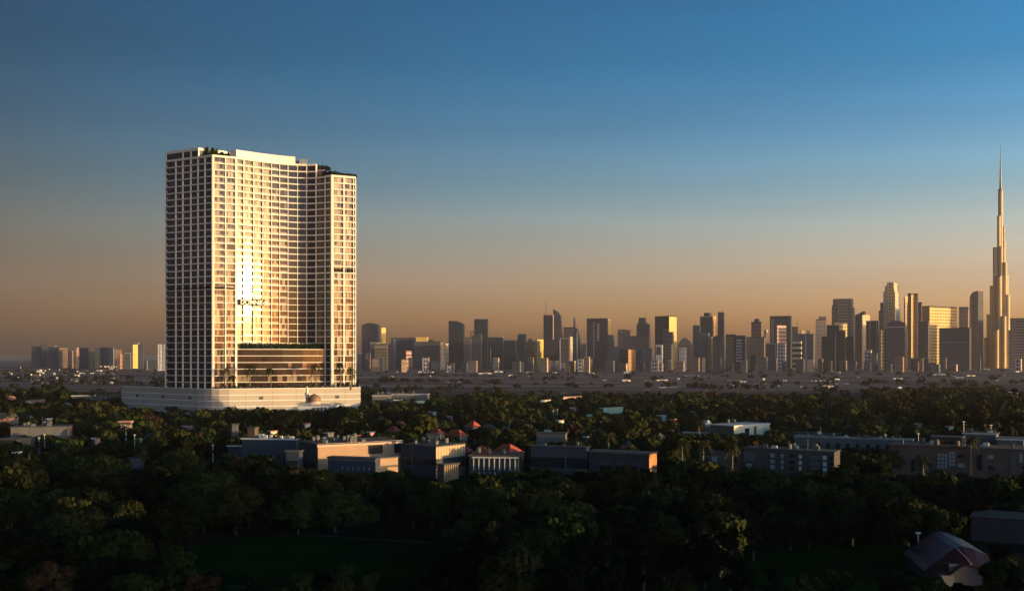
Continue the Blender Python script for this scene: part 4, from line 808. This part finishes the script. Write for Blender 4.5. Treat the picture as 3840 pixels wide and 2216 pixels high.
low(2248, 2262, 2335, 1532, 1556, 570, BRW, 'cream sunlit house with a pale roof near the middle of the wood', beta=45, side=CREAMW, roofm=CREAMW, wins=row('R', 5, .1, .9, .1, .5, WING, .5), name='house', cat='house')
low(2196, 2200, 2224, 1555, 1568, 560, GREYW, 'small cream box house left of the cream sunlit house', side=CREAMW, name='house', cat='house', beta=45)
low(2108, 2112, 2182, 1488, 1500, 800, BRW, 'pinkish lit row house with many openings at the far edge of the wood', side=PINKW, beta=45, wins=row('R', 9, .03, .97, .2, .75, CREAMW, .5), depth=10)
low(2024, 2028, 2066, 1500, 1514, 760, BRW, 'low cream lit row with orange roof lights left of the pinkish row house', side=CREAMW, beta=45)
# houses with red roofs in the middle distance
for x0, xs, x1, yt, yb, D, lab, sm in ((1745, 1772, 1800, 1580, 1608, 432, 'red-roofed house with a pink gable, highest of the three in the centre', PINKW), (1668, 1725, 1752, 1612, 1650, 385, 'crimson-roofed grey house behind the slatted apricot building', GREYW),
        (1610, 1640, 1666, 1608, 1632, 398, 'dim red gabled house left of the crimson-roofed grey house', PINKW), (1452, 1478, 1492, 1598, 1622, 415, 'small dull red roof among trees above the apricot-fronted building', BRW), (1958, 1975, 1992, 1590, 1612, 425, 'small brown-roofed house in the centre of the wood', BRW)):
    low(x0, xs, x1, yt, yb, D, GREYW, lab, beta=38, roof='hip', side=sm, name='house', cat='house', wins=[('R', .3, .6, .1, .4, WING)])
low(1600, 1650, 1656, 1630, 1652, 372, GREYW, 'plain grey annexe left of the crimson-roofed house', beta=12); low(1805, 1850, 1856, 1590, 1612, 440, GREYW, 'dim grey house right of the pink-gabled red-roofed house', beta=12, roof='hip', roofm=GRF, name='house', cat='house')
low(2012, 2120, 2126, 1626, 1662, 360, GREYW, 'grey flat-roofed building half hidden by trees above the boxy blue-grey one', beta=14, roofm=ROOFD, wins=[('L', .3, .4, .3, .6, WING)])
# low-rise blocks along the foot of the skyline
rk = random.Random(77)
for k in range(58):
    px = 1345 + 2480 * (k + rk.random()) / 58
    if 3600 < px < 3660 or 3690 < px < 3800: continue
    w = rk.uniform(10, 36); mk = rk.choice(['grey', 'grey', 'brown', 'purple', 'purple', 'tan', 'slate', 'slate', 'wgrid', 'brown'])
    T(px - w / 2, px + w * .35, px + w / 2, rk.uniform(1338, 1368), rk.uniform(2130, 2280), mk, f"small {dict(grey='grey', white='whitish', brown='brown', purple='mauve', tan='tan', slate='slate', wgrid='white gridded', cream='cream')[mk]} low block along the foot of the skyline", name='low_block', cat='building', side=rk.choice(['tan', 'brown', 'brown', 'grey', 'purple']), depth=14)
# palms standing in the wood
pp = [palm(0, 0, 0, h, 'palm tree rising from the wood', 500 + i, 'palm trees rising from the wood', r=2.8) for i, h in enumerate((9.5, 11.5, 8.5))]
for o in pp: reg(o)
rp = random.Random(61)
for k in range(24):
    o = pp[k] if k < 3 else copy_tree(pp[k % 3]); D = rp.uniform(235, 520); px = rp.choice([rp.uniform(20, 820), rp.uniform(1500, 3800)]); o.location = (X(px, D), D, 0); o.rotation_euler = (0, 0, rp.uniform(0, 6.28))
# small houses scattered in the wood
rh = random.Random(31)
for k, (px, yt) in enumerate([(255, 1512), (700, 1545), (180, 1572), (330, 1566), (110, 1556), (620, 1583), (700, 1600), (880, 1590), (360, 1645), (560, 1625), (290, 1690), (220, 1738), (60, 1700), (1020, 1618), (1062, 1634), (1140, 1590), (1230, 1625), (1330, 1636), (1390, 1622), (1425, 1560), (1500, 1577), (1690, 1563),
        (1895, 1598), (2052, 1612), (2100, 1577), (2405, 1530), (2480, 1560), (2525, 1574), (2350, 1650), (2462, 1622), (2605, 1545), (2642, 1575), (2892, 1545), (3060, 1560), (3180, 1590), (3420, 1532), (3440, 1590), (3562, 1600), (2960, 1500), (3130, 1512), (3300, 1545), (2200, 1640), (2250, 1600), (2150, 1530), (1620, 1545)]):
    w = rh.uniform(16, 34); D = (CAMH - 6.5) * F / (yt - HOR); sd = rh.choice([CREAMW, PINKW, WHW, BRW, GREYW]); kind = rh.choice(['flat', 'hip', 'gable', 'flat']); rm = rh.choice([GRF, GRF, RED, WHW])
    nm = {CREAMW.name: 'cream', PINKW.name: 'pink', WHW.name: 'white', BRW.name: 'brown', GREYW.name: 'grey'}[sd.name]; rn = {GRF.name: 'grey', RED.name: 'red', WHW.name: 'white'}[rm.name]
    o_, r_ = low(px - w * .5, px + w * rh.uniform(-.25, .2), px + w * .5, yt, yt + 14, D, GREYW, f'small {nm}-walled house with a {rn} roof among the trees', beta=math.degrees(math.atan((px - 1920) / F)) + rh.uniform(25, 50), side=sd, roof=kind, roofm=rm, name='house', cat='house', depth=8, wins=[('R', .2, .4, .25, .55, WING), ('R', .6, .8, .25, .55, WING)], rimm=WHW if kind == 'flat' else None)
    r_['group'] = f'small {nm}-walled houses with {rn} roofs among the trees'
# right of the podium
low(1396, 1458, 1470, 1484, 1508, 700, GREYW, 'grey hall with a white roof edge right of the podium', beta=-4, rimm=WHW, wins=[('L', .3, .9, .0, .3, LITW)]); low(1462, 1600, 1612, 1480, 1500, 740, GREYW, 'long low hall with a sloping white-edged roof right of the podium', beta=2, rimm=WHW, clutter=3, roofm=mat('pale_metal_roof', (0.32, 0.31, 0.32), .5))
low(1552, 1556, 1592, 1503, 1514, 690, GREYW, 'little cream lit shed in front of the long low hall', side=CREAMW, beta=35); low(1476, 1500, 1510, 1500, 1514, 688, mat('steel_blue_wall', (0.14, 0.18, 0.22), .6), 'small blue-grey shed in front of the grey hall', beta=-2, rimm=WHW)
# left of the podium
low(268, 330, 334, 1484, 1498, 760, GREYW, 'pale grey low roof left of the podium', beta=-15, rimm=WHW, roofm=mat('pale_metal_roof', (0.32, 0.31, 0.32), .5)); low(330, 392, 398, 1488, 1506, 720, GREYW, 'grey flat building with white details between the podium and the pale grey roof', beta=-14, rimm=GREYW, clutter=3); low(398, 448, 452, 1480, 1498, 780, DKW, 'dark low shed touching the left end of the podium', beta=-14)
low(92, 96, 170, 1501, 1514, 650, BRW, 'low pink lit wall and roof on the left', side=PINKW, beta=10, wins=[('R', .0, .25, .1, .9, WHW, 'gate')]); low(16, 22, 62, 1484, 1500, 700, BRW, 'pink and white gabled house near the left edge', side=PINKW, beta=8, roof='gable', roofm=PINKW, name='house', cat='house', wins=[('R', .4, .7, .1, .5, WHW)])
low(-30, 15, 70, 1549, 1592, 478, PINKW, 'house with a wide grey gable roof and a pink wall at the left edge', beta=8, roof='gable', roofm=GRF, side=PINKW, name='house', cat='house', wins=[('R', .1, .35, .1, .5, WING)])
low(40, 255, 271, 1600, 1632, 398, GREYW, 'long grey-roofed building with a pink end wall on the left', beta=-14, side=PINKW, clutter=6, wins=row('L', 6, .2, .9, .2, .6, WING, .4)); low(-20, 60, 116, 1650, 1662, 372, BRW, 'low wall with a glowing orange top at the left edge', side=ORW, beta=10, roofm=ORW, depth=3)
low(482, 490, 545, 1718, 1752, 301, BRW, 'small pinkish-red shed with a grey roof on the left', side=PINKW, beta=28, wins=[('R', 0, 1, .42, .5, DKW, 'ledge')], name='shed', cat='shed')
# pink roofed box on a white post
def hoarding():
    D = 392; x = X(472, D); root = thing('billboard', (x, D, 0), 'pink-roofed sign box raised on a single white post on the left', 'billboard')
    mb = MB(); mb.tube([(x, D, 0), (x, D, Z(1604, D))], .18, 8); mb.build('post', WHW, root, (x, D, 0))
    mb = MB(); mb.box(X(450, D), X(494, D), D - .5, D + .8, Z(1605, D), Z(1588, D)); mb.build('box', BRW, root, (x, D, 0))
    mb = MB(); mb.box(X(446, D), X(496, D), D - .9, D + 1.2, Z(1584, D), Z(1577, D)); mb.build('roof', PINKW, root, (x, D, 0))
    for k in range(5): mb = MB(); xx = X(452 + 9 * k, D); mb.box(xx, xx + .5, D - .56, D - .5, Z(1602, D), Z(1592, D)); mb.build('panel', PINKW if k % 2 else WHW, root, (x, D, 0))
    for q in (452, 490): mb = MB(); mb.tube([(X(q, D), D, Z(1590, D)), (X(q, D), D, Z(1583, D))], .08, 6); mb.build('bracket', WHW, root, (x, D, 0))
    AVOID.append((445, 498, 1640, D))
hoarding()
# mosque in front of the podium
def mosque():
    D = 528; x = X(1180, D); root = thing('mosque', (x, D, 0), 'small white mosque with a brown pointed dome in front of the podium', 'mosque'); o = (x, D, 0)
    z1 = Z(1522, D); mb = MB(); mb.box(X(1118, D), X(1256, D), D, D + 14, 0, z1); mb.build('wall', WHW, root, o)
    mb = MB(); mb.box(X(1114, D), X(1168, D), D + 1, D + 12, z1, Z(1512, D)); mb.box(X(1166, D), X(1232, D), D - .4, D + 12, z1, Z(1518, D)); mb.build('roof', mat('pale_blue_roof', (0.30, 0.31, 0.33), .6), root, o)
    cx, r_ = X(1170, D), 25 * D / F; mb = MB(); mb.tube([(cx, D + 6, z1), (cx, D + 6, Z(1506, D))], r_ * 1.02, 20); mb.build('drum', mat('rose_stone', (0.50, 0.32, 0.26), .6), root, o)
    mb = MB(); zb = Z(1506, D); H = Z(1478, D) - zb; pr = [(1, 0), (1.0, .2), (.95, .42), (.82, .62), (.6, .8), (.34, .92), (.12, .98), (.02, 1.04)]
    mb.tube([(cx, D + 6, zb + H * v) for u, v in pr], [r_ * u for u, v in pr], 20); mb.smooth = True; mb.build('dome', mat('brown_dome', (0.20, 0.12, 0.07), .55), root, o)
    mx = X(1152, D + 8); mb = MB(); y = D + 8; zz = [Z(q, y) for q in (1530, 1482, 1480, 1474, 1472, 1460, 1454, 1447)]; mb.tube([(mx, y, z) for z in zz], [.9, .8, 1.3, 1.3, .6, .75, .4, .05], 10); mb.build('minaret', WHW, root, o)
    for k in range(4): mb = MB(); xx = X(1176 + 14 * k, D); mb.box(xx, xx + .8, D - .46, D + .1, Z(1540, D), Z(1528, D)); mb.build('window', WING, root, o)
    AVOID.append((1120, 1235, 1532, D))
mosque()
palm(X(1248, 524), 524, 0, 8.6, 'palm with upright fronds right of the small white mosque', 77)
AVOID.append((452, 1350, 1532, 553)); AVOID.append((740, 1640, 2120, Dg(2012))); AVOID.append((2860, 3300, 2120, Dg(2070)))
# bottom right: red dome-like roof and grey house
def red_dome():
    D = 168; x = X(3560, D); root = thing('house', (x, D, 0), 'house with a large curved dark red roof in the bottom right corner', 'house'); o = (x, D, 0)
    z0 = Z(2110, D); zt = Z(2034, D); prof = [(3440, 2125), (3460, 2105), (3490, 2088), (3520, 2062), (3550, 2041), (3580, 2034), (3615, 2042), (3650, 2058), (3672, 2066)]
    mb = MB(); f_ = [Vector((X(a, D), D - 3, Z(b, D))) for a, b in prof]; bk = [p + Vector((1.5, 13, .2)) for p in f_]; fr = [Vector((p.x * .995, D - 6.5, p.z - 2.2)) for p in f_]
    for i in range(len(f_) - 1): mb.poly([f_[i], f_[i + 1], bk[i + 1], bk[i]]); mb.poly([fr[i], fr[i + 1], f_[i + 1], f_[i]])
    mb.smooth = True; mb.build('roof', mat('dark_red_roof', (0.085, 0.022, 0.022), .45, var=.15, vscale=.5), root, o)
    mb = MB(); mb.box(X(3500, D), X(3655, D), D - 6, D + 9, 0, Z(2086, D)); mb.box(X(3462, D), X(3502, D), D - 5.5, D + 7, 0, Z(2118, D)); mb.build('wall', mat('mauve_wall', (0.07, 0.058, 0.06), .9), root, o)
    mb = MB(); mb.poly([(X(3465, D), D - 6.6, Z(2124, D)), (X(3512, D), D - 6.6, Z(2124, D)), (X(3520, D), D - 6.6, Z(2200, D)), (X(3505, D), D - 6.6, Z(2190, D))]); mb.poly([(X(3465, D), D - 6.6, Z(2124, D)), (X(3505, D), D - 6.6, Z(2190, D)), (X(3505, D), D - 6, Z(2190, D)), (X(3465, D), D - 6, Z(2124, D))]); mb.build('awning', GREYW, root, o)
    mb = MB(); mb.tube([(X(3556, D), D - 3.3, Z(2042, D)), (X(3566, D), D - 5, Z(2062, D)), (X(3576, D), D - 6.5, Z(2084, D))], .14, 6); mb.build('ridge_trim', mat('rose_trim', (.5, .25, .25), .5), root, o)
    AVOID.append((3470, 3660, 2170, D)); FOOT.append((X(3440, D), X(3680, D), D - 9, D + 14))
red_dome()
low(3642, 3900, 3910, 1958, 2060, 196, mat('dim_wall', (0.045, 0.042, 0.045), .9), 'dim grey house with a stepped roof at the right edge above the red-roofed house', beta=29, roofm=mat('dim_roof', (.03, .028, .028), .9), wins=[('L', .05, .75, .62, .8, DKW, 'recess'), ('L', .9, .95, .4, .8, WHW, 'post')], name='house', cat='house')

# posts and masts
def post(px, yt, yb, label, r_=.09, head=True):
    D = Dg(yb); x = X(px, D); root = thing('lamp_post', (x, D, 0), label, 'lamp post'); mb = MB(); zt = Z(yt, D); mb.tube([(x, D, 0), (x, D, zt)], [r_ * 1.5, r_], 8); mb.build('pole', mat('galvanised_pole', (0.55, 0.55, 0.55), .4), root, (x, D, 0))
    if head: mb = MB(); mb.box(x - .4, x + .4, D - .15, D + .15, zt, zt + .22); mb.build('lamp_head', WHW, root, (x, D, 0))
    AVOID.append((px - 5, px + 5, yb - 25, D))
for px, yt, yb, lab in ((146, 1642, 1722, 'left one of the two white posts standing side by side at the left'), (167, 1630, 1712, 'right and taller one of the two white posts at the left'), (505, 1631, 1712, 'white floodlight post just right of the raised pink sign box'), (528, 1646, 1710, 'shorter post with a wide head right of the floodlight post'),
        (798, 1669, 1752, 'thin post left of the dark cube-shaped building'), (2075, 1541, 1600, 'left goalpost-like white post in the middle of the wood'), (2090, 1536, 1600, 'right goalpost-like white post in the middle of the wood'), (3325, 1617, 1700, 'pale post on the long grey building on the right'),
        (3444, 1627, 1740, 'white figure-like post by the roof of the large brown building'), (3614, 1582, 1740, 'tall pole at the left end of the grey rooftop storeys'), (3716, 1595, 1740, 'tall white pole at the right of the grey rooftop storeys'), (3443, 2000, 2110, 'dark slim post left of the curved red roof')): post(px, yt, yb, lab)
# ------------------------------------------------------------------ small buildings and added glint lamps on the plain
base_b = None
def plain_house(px, py, w, hgt, kind, label, group):
    global base_b
    D = Dg(py); x = X(px, D)
    if base_b is None: base_b = {}
    if kind not in base_b:
        o = thing('plain_building', (0, 0, 0), 'x', 'building'); wm = {'w': WHW, 'g': GREYW, 'o': CREAMW}[kind]
        mb = MB(); mb.box(-.5, .5, 0, .6, 0, .7); mb.build('wall', wm, o); mb = MB(); mb.poly([(-.53, -.03, .7), (.53, -.03, .7), (.53, .3, 1), (-.53, .3, 1)]); mb.poly([(.53, .63, .7), (-.53, .63, .7), (-.53, .3, 1), (.53, .3, 1)]); mb.poly([(.53, -.03, .7), (.53, .63, .7), (.53, .3, 1)]); mb.poly([(-.53, .63, .7), (-.53, -.03, .7), (-.53, .3, 1)])
        mb.build('roof', {'w': WHITE, 'g': GRF, 'o': WHITE}[kind], o); mb = MB(); mb.box(-.2, .2, -.02, .0, .0, .5); mb.build('door', DKW, o); reg(o); base_b[kind] = o; c = o
    else: c = copy_tree(base_b[kind])
    W_ = w * D / F; c.location = (x, D, 0); c.scale = (W_, W_ if W_ < 24 else 24, hgt * D / F); c.rotation_euler = (0, 0, rnd.uniform(-.3, .5)); tag(c, label, 'building', group)
PL = [(2268, 1424, 14, 3, 'w'), (2310, 1426, 22, 3, 'g'), (2350, 1427, 34, 7, 'o'), (2430, 1428, 28, 7, 'g'), (2484, 1424, 46, 4, 'w'), (2545, 1420, 8, 5, 'w'), (2590, 1408, 54, 4, 'w'), (2640, 1422, 46, 3, 'g'), (2755, 1424, 60, 5, 'g'), (2662, 1446, 30, 3, 'w'), (2745, 1443, 14, 7, 'w'), (2510, 1451, 76, 3, 'w'), (2424, 1460, 30, 3, 'g'),
      (2340, 1437, 110, 3, 'g'), (2865, 1422, 9, 7, 'w'), (2852, 1437, 44, 3, 'w'), (2912, 1431, 8, 5, 'w'), (2944, 1426, 14, 5, 'w'), (2920, 1447, 10, 5, 'w'), (3005, 1449, 7, 4, 'w'), (3090, 1427, 100, 3, 'w'), (3140, 1421, 22, 5, 'w'), (3157, 1437, 50, 3, 'w'), (3117, 1451, 22, 8, 'o'), (3370, 1390, 100, 4, 'g'), (3368, 1418, 40, 4, 'w'), (3520, 1405, 50, 7, 'w'), (3565, 1408, 40, 5, 'g'),
      (3600, 1414, 28, 3, 'w'), (3642, 1407, 40, 4, 'w'), (3740, 1425, 6, 4, 'w'), (3376, 1453, 14, 6, 'w'), (3745, 1456, 10, 4, 'w'), (3800, 1472, 34, 5, 'w'), (3835, 1472, 14, 4, 'w'), (3580, 1378, 30, 5, 'g'), (3700, 1384, 20, 5, 'w'), (1575, 1395, 12, 6, 'w'), (1612, 1394, 22, 4, 'w'), (1690, 1392, 30, 4, 'w'), (1820, 1399, 50, 5, 'w'), (1870, 1393, 34, 5, 'w'), (1915, 1408, 16, 6, 'w'),
      (1470, 1410, 12, 3, 'w'), (1614, 1410, 5, 5, 'w'), (1985, 1394, 26, 3, 'w'), (2080, 1395, 16, 3, 'w'), (1950, 1409, 60, 3, 'g'), (1700, 1430, 60, 3, 'g'), (1810, 1438, 70, 3, 'g'), (2590, 1474, 10, 3, 'w'), (2395, 1500, 26, 3, 'o'), (2740, 1490, 18, 3, 'w')]
for i, (px, py, w, h_, k) in enumerate(PL):
    side = 'left' if px < 2100 else ('middle' if px < 2900 else 'right'); kk = {'w': 'bright white', 'g': 'dull grey', 'o': 'pale tan'}[k]
    plain_house(px, py + 3, w, h_, k, f'{kk} low shed on the {side} part of the open plain', f'{kk} sheds on the {side} part of the plain')
rq = random.Random(17)
for i in range(40):
    px = rq.uniform(1360, 3830); py = 1392 + 95 * rq.random() ** 1.3; k = rq.choice('wggg'); plain_house(px, py, rq.uniform(5, 26), rq.uniform(2.5, 5.5), k, f"{'bright white' if k == 'w' else 'dull grey'} low shed on the {'left' if px < 2100 else ('middle' if px < 2900 else 'right')} part of the open plain", f"{'bright white' if k == 'w' else 'dull grey'} sheds on the {'left' if px < 2100 else ('middle' if px < 2900 else 'right')} part of the plain")
rl = random.Random(5)
for i in range(46):
    px = rl.uniform(5, 440) if i < 38 else rl.uniform(280, 420); py = rl.uniform(1380, 1440); plain_house(px, py, rl.uniform(6, 22), rl.uniform(4, 8), rl.choice('wgg'), 'tiny house on the dim plain at far left', 'tiny houses on the dim left plain')
glintm = mat('glint_glow', (1.0, 0.62, 0.28), .5, emit=0.5)  # glowing points added to stand for sun glints on the plain
def far_glint(px, py, first=[None]):
    D = Dg(py); x = X(px, D)
    if first[0] is None:
        o = thing('glint_lamp', (0, 0, 0), 'tiny lamp added as a glint on the dim left plain', 'glint lamp', 'lamps added as glints on the dim left plain')
        mb = MB(); mb.tube([(0, 0, 0), (0, 0, 9)], .15, 5); mb.build('pole', STEEL, o); mb = MB(); mb.tube([(0, 0, 9), (0, 0, 9.5), (0, 0, 10.2)], [.5, 1.1, .4], 8); mb.build('lamp_head', glintm, o); reg(o); first[0] = o; c = o
    else: c = copy_tree(first[0])
    c.location = (x, D, 0)
for i in range(22): far_glint(rl.uniform(372, 440) if i < 14 else rl.uniform(15, 330), rl.uniform(1388, 1394) if i < 14 else rl.uniform(1390, 1436))

# ------------------------------------------------------------------ trees
rt = random.Random(99)
cand = []
D = 142.0
while D < 1010:
    step = 8.6 if D < 330 else (10.2 if D < 600 else 12.0); n = int(D * 1.02 / step)
    for i in range(n):
        x = (-0.51 + 1.02 * (i + rt.random()) / n) * D; y = D + rt.uniform(-.45, .45) * step; px = 1920 + x / y * F
        pi = rt.choices(range(9), weights=[5, 3, 5, 3, 1.2, 1.3, 2, 3, 2] if y < 250 or px < 1500 else [2, 5, 2, 5, .8, 1.6, 3, 5, 3])[0]; s = rt.choice([rt.uniform(.55, .95), rt.uniform(.8, 1.15), rt.uniform(1.1, 1.6)]) if y > 215 else rt.uniform(.6, 1.1)
        lim = 700 + (170 if 3250 < px < 3760 else 0) + (70 if px < 700 else 0) + (60 if 1340 < px < 1560 or 2000 < px < 2230 else 0) + 60 * math.sin(px * .011) * math.sin(px * .0043)
        if y > lim: continue
        if y > 560: s = min(s, 1.12)
        # gaps in the canopy
        cand.append([x, y, px, pi, s, rt.uniform(0, 6.28)])
    D += step * .9
def ok(c):
    x, y, px, pi, s, _ = c; H = protos[pi][2] * s * 1.02; Rr = protos[pi][3] * s; rpx = Rr / y * F
    for a, b, c_, d in FOOT:
        if a - Rr * .7 < x < b + Rr * .7 and c_ - 1 < y < d: return False
    # podium footprint
    if -226 < x < -78 and 545 < y < 645 and y > 601 - (x + 220) * .75 - 8 and y > 548: return False
    if y < 150 + Rr and abs(px - 1920) < 0: return False
    for x0, x1, yb, D0 in AVOID:
        if y < D0 + 1 and x0 - rpx * .75 < px < x1 + rpx * .75:
            yt = HOR + (CAMH - H) * F / y
            if yt < yb - 4:
                # shrink the tree to stay below the visible part
                Hn = CAMH - (yb - HOR) * y / F
                if Hn < 2.6: return False
                c[4] = min(c[4], Hn / protos[pi][2] / 1.02 * rt.uniform(.85, 1.0)); 
                if c[4] < .33: return False
                H = protos[pi][2] * c[4]; rpx = protos[pi][3] * c[4] / y * F
    return True
cand = [c for c in cand if ok(c)]
cand.sort(key=lambda c: -(protos[c[3]][2] * c[4] / c[1]))
near, far = cand[:298], cand[298:]
def zone(px, y):
    a = 'left' if px < 900 else ('centre left' if px < 1750 else ('centre right' if px < 2700 else 'right'))
    if y < 165: return f'at the very bottom {a}'
    if y < 185: return f'near the bottom {a}'
    if y < 210: return f'in the dark foreground {a}'
    if y < 240: return f'in the middle foreground {a}'
    if y < 275: return f'below the buildings {a}'
    return f'beside the buildings {a}'
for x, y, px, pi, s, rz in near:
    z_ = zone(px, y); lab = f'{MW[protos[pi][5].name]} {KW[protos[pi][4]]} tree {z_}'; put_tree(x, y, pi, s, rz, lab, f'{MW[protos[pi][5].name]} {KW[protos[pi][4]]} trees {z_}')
# the rest of the wood: one object

lowp = []
for i, (me, tme, H, Rr, kind, m) in enumerate(protos):
    bl, _, _ = crown_blobs(kind, 40 + i); lowp.append((leaf_cloud(bl, 620, 0.58, 200 + i, .35), leaf_cloud(bl, 360, 0.78, 300 + i, .3)))
slots = [LF_DARK, LF_OLIVE, LF_BROWN, LF_GREEN]; vs = []; ms = []
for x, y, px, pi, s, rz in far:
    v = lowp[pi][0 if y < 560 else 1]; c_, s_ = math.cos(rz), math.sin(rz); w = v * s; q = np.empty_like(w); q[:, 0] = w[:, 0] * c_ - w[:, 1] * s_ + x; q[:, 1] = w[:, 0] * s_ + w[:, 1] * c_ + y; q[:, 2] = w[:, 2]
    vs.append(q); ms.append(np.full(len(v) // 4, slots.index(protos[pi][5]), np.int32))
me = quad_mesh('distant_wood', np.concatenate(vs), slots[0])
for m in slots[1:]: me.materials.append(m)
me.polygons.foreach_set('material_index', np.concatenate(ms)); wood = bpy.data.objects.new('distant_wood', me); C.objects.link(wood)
tag(wood, 'unbroken wood of dark and olive trees stretching to the plain', 'wood', kind='stuff')

# scrub on the open plain: one object
rs = np.random.default_rng(8); NB = 1700; yy = 800 + 1500 * rs.random(NB) ** 1.5; xx = (rs.random(NB) * 1.06 - .53) * yy
clump = np.sin(xx * .011) * np.sin(yy * .017 + xx * .004) + rs.normal(size=NB) * .45; keep = clump > .25 - (xx < -350) * .5; xx, yy = xx[keep], yy[keep]; out = []
for k in range(len(xx)):
    r_ = 1.8 + 3.2 * rs.random(); v = leaf_cloud([(0, 0, r_ * .45, r_ * 1.3, r_ * 1.1, r_ * .7)], 26, r_ * .34, 900 + k, .4); out.append(v + np.array([xx[k], yy[k], 0]))
sc = bpy.data.objects.new('scrub', quad_mesh('scrub', np.concatenate(out), LF_DARK)); C.objects.link(sc); tag(sc, 'dark scrub and bushes dotted over the open plain', 'scrub', kind='stuff')

# ------------------------------------------------------------------ unseen blocks added beyond the right edge to shade the foreground
def shade_block(p, w, d, h, label):
    u = Vector((SDIR.x, SDIR.y)).normalized(); q = Vector((-u.y, u.x)); c = u * d + q * p; mb = MB()
    root = thing('added_shade_block', (c.x, c.y, 0), label, 'added shade block'); t = 15; o = c - q * (w / 2)
    mb.frame_box((o.x, o.y, 0), (q.x * w, q.y * w, 0), (u.x * t, u.y * t, 0), (0, 0, h)); mb.build('wall', mat('plain_block_wall', (0.3, 0.25, 0.2), .8, grid=(4, 3.2, .4, .4, (0.03, 0.03, 0.03))), root, (c.x, c.y, 0))
    mb = MB(); mb.frame_box((o.x - u.x * .3, o.y - u.y * .3, h), (q.x * w, q.y * w, 0), (u.x * (t + .6), u.y * (t + .6), 0), (0, 0, .6)); mb.build('roof', GRF, root, (c.x, c.y, 0))
for p, w, d, h, l in ((95, 140, 235, 42, 'nearest long unseen block added beyond the right edge for shade'), (186, 22, 250, 42, 'narrow unseen block added between the two long shade blocks beyond the right edge'), (228, 44, 262, 42, 'farthest long unseen block added beyond the right edge for shade')): shade_block(p, w, d, h, l)

# every label that several things share gets its place in the row
ONES = 'zeroth first second third fourth fifth sixth seventh eighth ninth tenth eleventh twelfth thirteenth fourteenth fifteenth sixteenth seventeenth eighteenth nineteenth'.split()
TENS = {2: ('twentieth', 'twenty'), 3: ('thirtieth', 'thirty'), 4: ('fortieth', 'forty'), 5: ('fiftieth', 'fifty'), 6: ('sixtieth', 'sixty')}
def ordn(i): return ONES[i] if i < 20 else (TENS[i // 10][0] if i % 10 == 0 else TENS[i // 10][1] + '-' + ONES[i % 10])
bylab = {}
for o in C.objects:
    if o.parent is None and 'label' in o: bylab.setdefault(o['label'], []).append(o)
for lab, obs in bylab.items():
    if len(obs) > 1:
        obs.sort(key=lambda o: o.location.x / max(1, o.location.y))
        for i, o in enumerate(obs): o['label'] = f'{lab}, {ordn(i + 1)} from the left'

# ------------------------------------------------------------------ haze
mb = MB(); mb.box(-9500, 9500, -600, 9600, -2, 720); hz = mb.build('haze', (hm := bpy.data.materials.new('haze_air')))
hm.use_nodes = True; n = hm.node_tree; n.nodes.clear(); out = n.nodes.new('ShaderNodeOutputMaterial'); pv = n.nodes.new('ShaderNodeVolumePrincipled')
pv.inputs['Color'].default_value = (0.72, 0.74, 0.88, 1); pv.inputs['Density'].default_value = 3.8e-5; pv.inputs['Anisotropy'].default_value = 0.2
n.links.new(pv.outputs[0], out.inputs['Volume']); tag(hz, kind='stuff')
print('trees', len(near), len(far), 'objects', len(bpy.data.objects))
